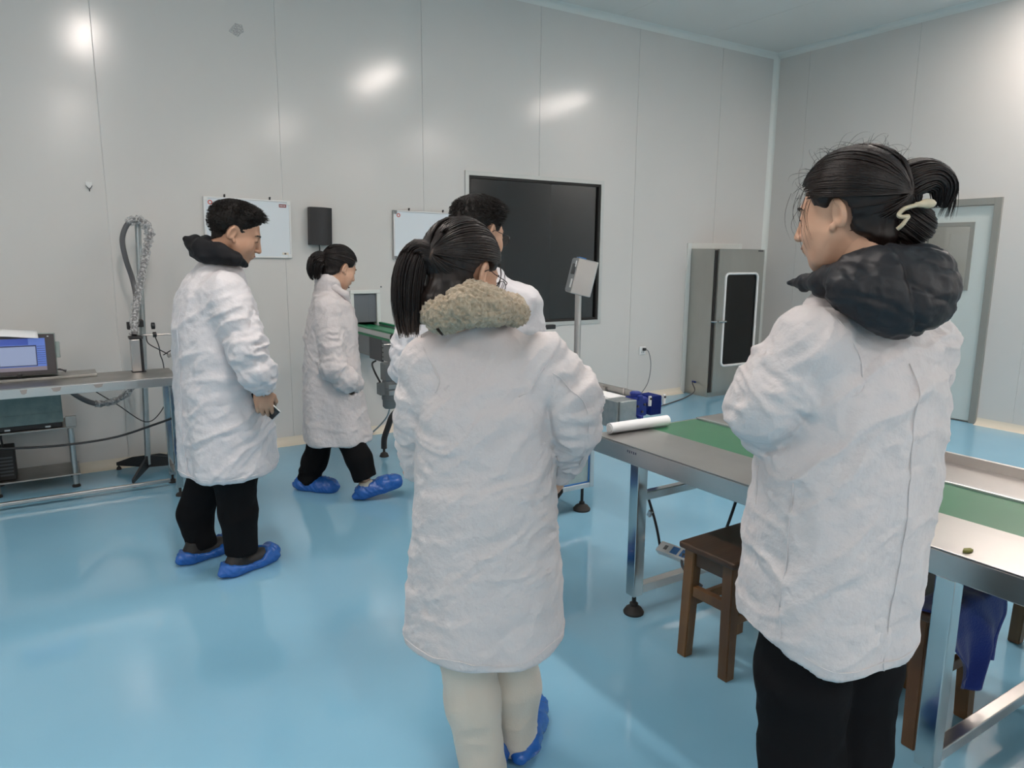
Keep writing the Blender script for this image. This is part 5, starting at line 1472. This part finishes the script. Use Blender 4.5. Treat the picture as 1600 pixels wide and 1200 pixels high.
tie = xf(HM, np.array([tie_l]))[0]
ctrl = [tie+V3(.03, .02, -.005), tie, p.J(655, 391, -.06), p.J(641, 420, -.06), p.J(636, 470, -.06), p.J(640, 528, -.06)]
S2 = strands(ponytail_paths(rs, ctrl, 620, (.016, .017, .026, .036, .040, .036, .024), flat=.62), .0021, 4)
ctrl2 = [p.J(652, 430, -.055), p.J(663, 470, -.07), p.J(678, 505, -.11), p.J(692, 525, -.135)]
S4 = strands(ponytail_paths(rs, ctrl2, 30, (.006, .005, .003, .001)), .0014, 3)
ctrl3 = [xf(HM, np.array([[-.05, -.085, -.05]]))[0], p.J(672, 478, -.06), p.J(690, 488, -.10), p.J(706, 482, -.13)]
S5 = strands(ponytail_paths(rs, ctrl3, 60, (.016, .012, .008, .002)), .0014, 3)
V, Q = join([(H1, HQ), S2, S4, S5]); hr_ = p.add('hair', V, Q, 'hair_brown', 'long dark brown hair in a high ponytail')
hr_.data.materials.append(MATS['hair_tip'])
pz = V[Q[:, 0], 2]; nb = len(HQ)
tipz = p.J(640, 492, -.06)[2]+.02*np.sin(np.arange(len(Q))/15*7.3)
mi = np.zeros(len(Q), np.int32); sel = (pz < tipz) & (np.arange(len(Q)) >= nb) & (np.arange(len(Q)) < nb+len(S2[1])); mi[sel] = 1
hr_.data.polygons.foreach_set('material_index', mi)
m = MB(); m.tube([tuple(tie+V3(.010*math.cos(a)*.6, .013*math.sin(a), .017*math.cos(a))) for a in np.linspace(0, 2*math.pi, 14)], .006, 8); m.build('hair_tie', 'hair_tip', p.root, smooth=True)
# fleece collar
fp = [p.J(677, 492, -.045), p.J(694, 490, -.085), p.J(728, 478, -.105), p.J(768, 480, -.08), p.J(806, 489, -.02), p.J(800, 480, .10), p.J(740, 455, .17), p.J(680, 466, .10), p.J(670, 488, .02)]
def fn(P):
    d = chain(P, fp, [.037, .041, .044, .038, .026, .028, .030, .030, .030], .03)
    d = smin(d, chain(P, [p.J(712, 475, -.07), p.J(735, 466, -.08), p.J(765, 472, -.06)], [.034, .038, .030], .02), .03)
    nk = xf(HM, np.array([[0, -.045, -.09]]))[0]
    return smax(d, -cone(P, nk+V3(-.0, .02, -.02), nk+V3(.03, .0, .16), .060, .075), .01)
al = np.array(fp); V, Q = polygonise(fn, al.min(0)-.07, al.max(0)+.07, .0036, 1); N = normals(V, Q)
V = V+N*(.006*(1-np.abs(vnoise(V*105, 3)*1.8))+.003*vnoise(V*190, 4))[:, None]
p.add('fleece_collar', V, Q, 'fleece', 'curly beige fleece collar')
w4 = np.eye(4); w4[:3, 0] = ER; w4[:3, 1] = EF; w4[:3, 3] = ER*p.u0+EF*p.h0
t = thing('smartphone', 'black phone in the hand of the woman with the fleece collar', 'phone', (0, 0, 0))
M = frame(p.J(868, 747, .13), (.1, .35, -.9), (.8, -.5, 0)); t.matrix_world = Matrix((w4 @ M).tolist())
m = MB(); m.box(-.035, .035, -.05, .08, -.0035, .0035, .003); m.build('phone_case', 'phone_black', t)
m = MB(); m.box(-.033, .033, -.047, .077, -.0045, -.0036); m.build('glass_face', 'phone_black', t)

# ---- woman on the right with the quilted hood
p = Person(.745, 1.564, 'woman with clipped-up dark hair and black quilted hood, back turned, at the table')
fh = unit((-.70, .714)); rh = np.array([fh[1], -fh[0]])
HM = head_matrix(p.J(1303, 337, -.05)+.074*V3(rh[0], rh[1], 0), fh, math.radians(8), 0, .96)
NK = xf(HM, np.array([[0, -.036, -.105]]))[0]
f = unit((-.5, .866)); 
rings = [(.625, -.015, 0, .197, .168), (.75, -.010, 0, .200, .172), (.93, -.005, 0, .203, .170), (1.08, .002, 0, .202, .165), (1.22, .012, 0, .195, .155), (1.32, .015, .005, .165, .125), (1.39, .01, .02, .11, .095), (1.44, .0, .03, .075, .075)]
LA = [V3(-.135, -.085, 1.315), p.J(1199, 630, -.06), p.J(1205, 652, -.02), V3(-.02, .24, 1.12)]
RA = [V3(.185, .09, 1.295), V3(.205, .20, 1.08), V3(.0, .29, 1.10)]
arms = [(LA, [.080, .078, .072, .050]), (RA, [.084, .072, .05])]
def hemfn(P): return (.625+.05*sstep(-.05, -.2, P[:, 0])+.03*sstep(.05, .2, P[:, 0]))-P[:, 2]
make_coat(p, rings, f, arms, 77, 'coat_cotton', .0055, .0052, slant=-.5, hemfn=hemfn, sleeve_amp=.0055, stretch=(5, 5, 11))
armhole(p, V3(-.105, -.075, 1.29), V3(-.45, -.3, -.25), .085, r=.0018)
seam(p, 'side_seam', [V3(-.16, -.13, z) for z in np.linspace(.62, 1.05, 30)], r=.0016)
seam(p, 'back_seam', [V3(.06, -.18, z) for z in np.linspace(.62, 1.3, 40)], r=.0014)
seam(p, 'hem_stitch', [V3(.20*math.cos(a), .20*math.sin(a), .65+.05*float(sstep(-.05, -.2, np.array([.2*math.cos(a)]))[0])+.03*float(sstep(.05, .2, np.array([.2*math.cos(a)]))[0])) for a in np.linspace(-3.1, 0, 50)], r=.0014)
pk = [V3(-.185, -.02, 1.04), V3(-.19, -.03, .98), V3(-.192, -.035, .90), V3(-.19, -.04, .82)]
seam(p, 'pocket_edge', pk, r=.004)
legs = [([V3(-.075, -.03, .86), V3(-.068, -.03, .55), V3(-.055, -.03, .33), V3(-.05, -.03, .07)], [.10, .100, .092, .082]),
        ([V3(.085, .03, .86), V3(.083, .03, .55), V3(.085, .03, .33), V3(.09, .03, .07)], [.10, .100, .092, .082])]
make_trousers(p, legs, 'trouser_black', 29, h=.008)
make_foot(p, (-.03, -.1), (-.14, .15), 43, L=.26, cover='high', shoe='shoe_pale'); make_foot(p, (.11, -.04), (.02, .22), 44, L=.26, cover='high', shoe='shoe_pale')
hands = [(frame(V3(-.02, .24, 1.12), (.8, .2, .1), (-.1, .9, .3)), .5, -1), (frame(V3(.0, .29, 1.10), (-.8, .1, 0), (.1, .9, .3)), .5, 1)]
make_body(p, HM, rings, f, arms, legs, 'skin_light', hands)
face_details(p, HM)
rs = random.Random(12)
cap = hair_cap('up', .014, 15)
tie_l = (-.01, -.112, .030)
S1 = strands(combed(rs, 1300, tie_l, .014, .022), .0017, 4, (.3, 1, 1, .8))
fly = []
for k in range(150):
    d = unit([rs.gauss(0, .7), rs.gauss(.1, .8), abs(rs.gauss(.8, .5))]); b0 = shell_pt(d, .014); tv = unit(np.cross(d, [rs.gauss(0, 1), rs.gauss(0, 1), rs.gauss(0, 1)])); ln = rs.uniform(.02, .06); up_ = rs.uniform(.1, .55)
    fly.append([b0+tv*ln*q+d*(ln*up_*math.sin(q*2.2)) for q in np.linspace(0, 1, 10)])
for k in range(14):
    b0 = V3(-.068+rs.gauss(0, .004), .062+rs.gauss(0, .012), .060+rs.gauss(0, .01)); ln = rs.uniform(.05, .13)
    fly.append([b0+V3(-.014*math.sin(q*3.1), .012*math.sin(q*2.5), -ln*q) for q in np.linspace(0, 1, 10)])
S3 = strands(np.array(fly), .00042, 3, (1, 1, .7, .2))
H1, HQ = join([cap, S1, S3]); H1 = xf(HM, H1)
# twisted bun: a lower knot and an upper fan of loose ends
def swirl(c, ax_, rx, ry, n, rad, turns=.8, seed=0):
    rr = random.Random(seed); out = []
    ax_ = unit(ax_); x_ = unit(np.cross(ax_, [0, 0, 1.0])); y_ = np.cross(ax_, x_)
    for i in range(n):
        a0 = rr.uniform(0, 6.28); ph = rr.uniform(-1, 1); k_ = rr.uniform(.88, 1.03)
        out.append([np.array(c)+k_*(x_*rx*math.cos(a0+q)*math.cos(ph*1.2)+y_*ry*math.sin(a0+q)*math.cos(ph*1.2)+ax_*rx*math.sin(ph*1.2)) for q in np.linspace(0, turns*3.14, 14)])
    return strands(np.array(out), rad, 4)
kc = p.J(1424, 348, -.06)
S4 = swirl(kc, (.5, -.3, .75), .041, .047, 420, .0021, .9, 3)
kc2 = p.J(1400, 305, -.04)
S5 = swirl(kc2, (.9, -.2, .3), .045, .05, 380, .0021, .8, 4)
ctrl = [p.J(1395, 300, -.04), p.J(1425, 281, -.06), p.J(1455, 275, -.06), p.J(1475, 292, -.06), p.J(1470, 325, -.055)]
S6 = strands(ponytail_paths(rs, ctrl, 520, (.04, .038, .034, .030, .024, .014), flat=.9), .0019, 4)
ctrl = [p.J(1440, 290, -.05), p.J(1478, 285, -.06), p.J(1486, 310, -.055), p.J(1476, 343, -.05)]
S7 = strands(ponytail_paths(rs, ctrl, 60, (.012, .014, .012, .016)), .0008, 3)
ctrl = [p.J(1405, 365, -.05), p.J(1415, 385, -.08), p.J(1432, 398, -.11)]
S8 = strands(ponytail_paths(rs, ctrl, 50, (.012, .014, .012)), .0009, 3)
V, Q = join([(H1, HQ), S4, S5, S6, S7, S8]); p.add('hair', V, Q, 'hair_brown', 'dark brown hair twisted up into a loose knot')
clip = [p.J(1402, 358, -.115), p.J(1409, 352, -.12), p.J(1416, 343, -.122), p.J(1419, 338, -.122), p.J(1410, 339, -.122), p.J(1404, 336, -.12), p.J(1412, 327, -.12), p.J(1426, 322, -.12), p.J(1438, 320, -.118), p.J(1452, 318, -.112)]
m = MB(); m.tube([tuple(c_) for c_ in spline([tuple(c_) for c_ in clip], 5)], .0042, 8)
cl = m.build('hair_claw', 'ivory', p.root, smooth=True, label='beige zigzag hair claw')
V, Q = polygonise(lambda P: smin(ell(P, p.J(1450, 318, -.115), (.017, .006, .010)), ell(P, p.J(1436, 320, -.119), (.012, .006, .006)), .006), p.J(1450, 318, -.115)-.04, p.J(1450, 318, -.115)+.04, .0028, 1)
link('claw_grip', to_mesh('claw_grip', V, Q), 'ivory', cl)
# quilted hood
col = [p.J(1233, 443, .10), p.J(1258, 443, .05), p.J(1292, 441, -.04), p.J(1335, 432, -.105), p.J(1385, 424, -.13), p.J(1435, 428, -.10), p.J(1452, 436, .0), p.J(1420, 432, .1), p.J(1350, 430, .16)]
Rq = np.array([[.93, .36, 0], [-.36, .93, 0], [0, 0, 1]]).astype(np.float32)
def fn(P):
    d = chain(P, col, [.006, .013, .027, .040, .047, .047, .045, .036, .028], .03)
    d = smin(d, ell(P, p.J(1410, 474, -.16), (.090, .055, .066)), .04)
    d = smin(d, ell(P, p.J(1352, 455, -.14), (.080, .045, .042)), .04)
    d = smin(d, ell(P, p.J(1440, 448, -.12), (.062, .065, .062)), .04)
    nk = xf(HM, np.array([[0, -.045, -.10]]))[0]
    d = smax(d, -cone(P, nk+V3(-.02, .02, -.02), nk+V3(-.03, .0, .16), .056, .066), .012)
    # quilting grooves
    q = P-A3(p.J(1402, 440, -.16))
    g1 = np.abs(q[:, 0]*.96-q[:, 2]*-.28-.004*np.sin(q[:, 2]*40))
    g2 = np.abs(((q[:, 2]+.35*q[:, 0]+.010*np.sin(q[:, 0]*28))+.5*.062) % .062-.031)
    return d+.0075*np.exp(-(g1/.0065)**2)+.0045*np.exp(-(g2/.006)**2)
al = np.array(col); V, Q = polygonise(fn, al.min(0)-V3(.08, .12, .16), al.max(0)+V3(.1, .08, .08), .0048, 1); N = normals(V, Q)
V = V+N*(.0018*ridge(V*np.array([22, 22, 34]), 7)+.0026*ridge((V+.02*fbm(V*12, 3)[:, None])*46, 8)+.002*fbm(V*12, 9))[:, None]
p.add('hood', V, Q, 'hood_quilt', 'black quilted hood hanging on the back')
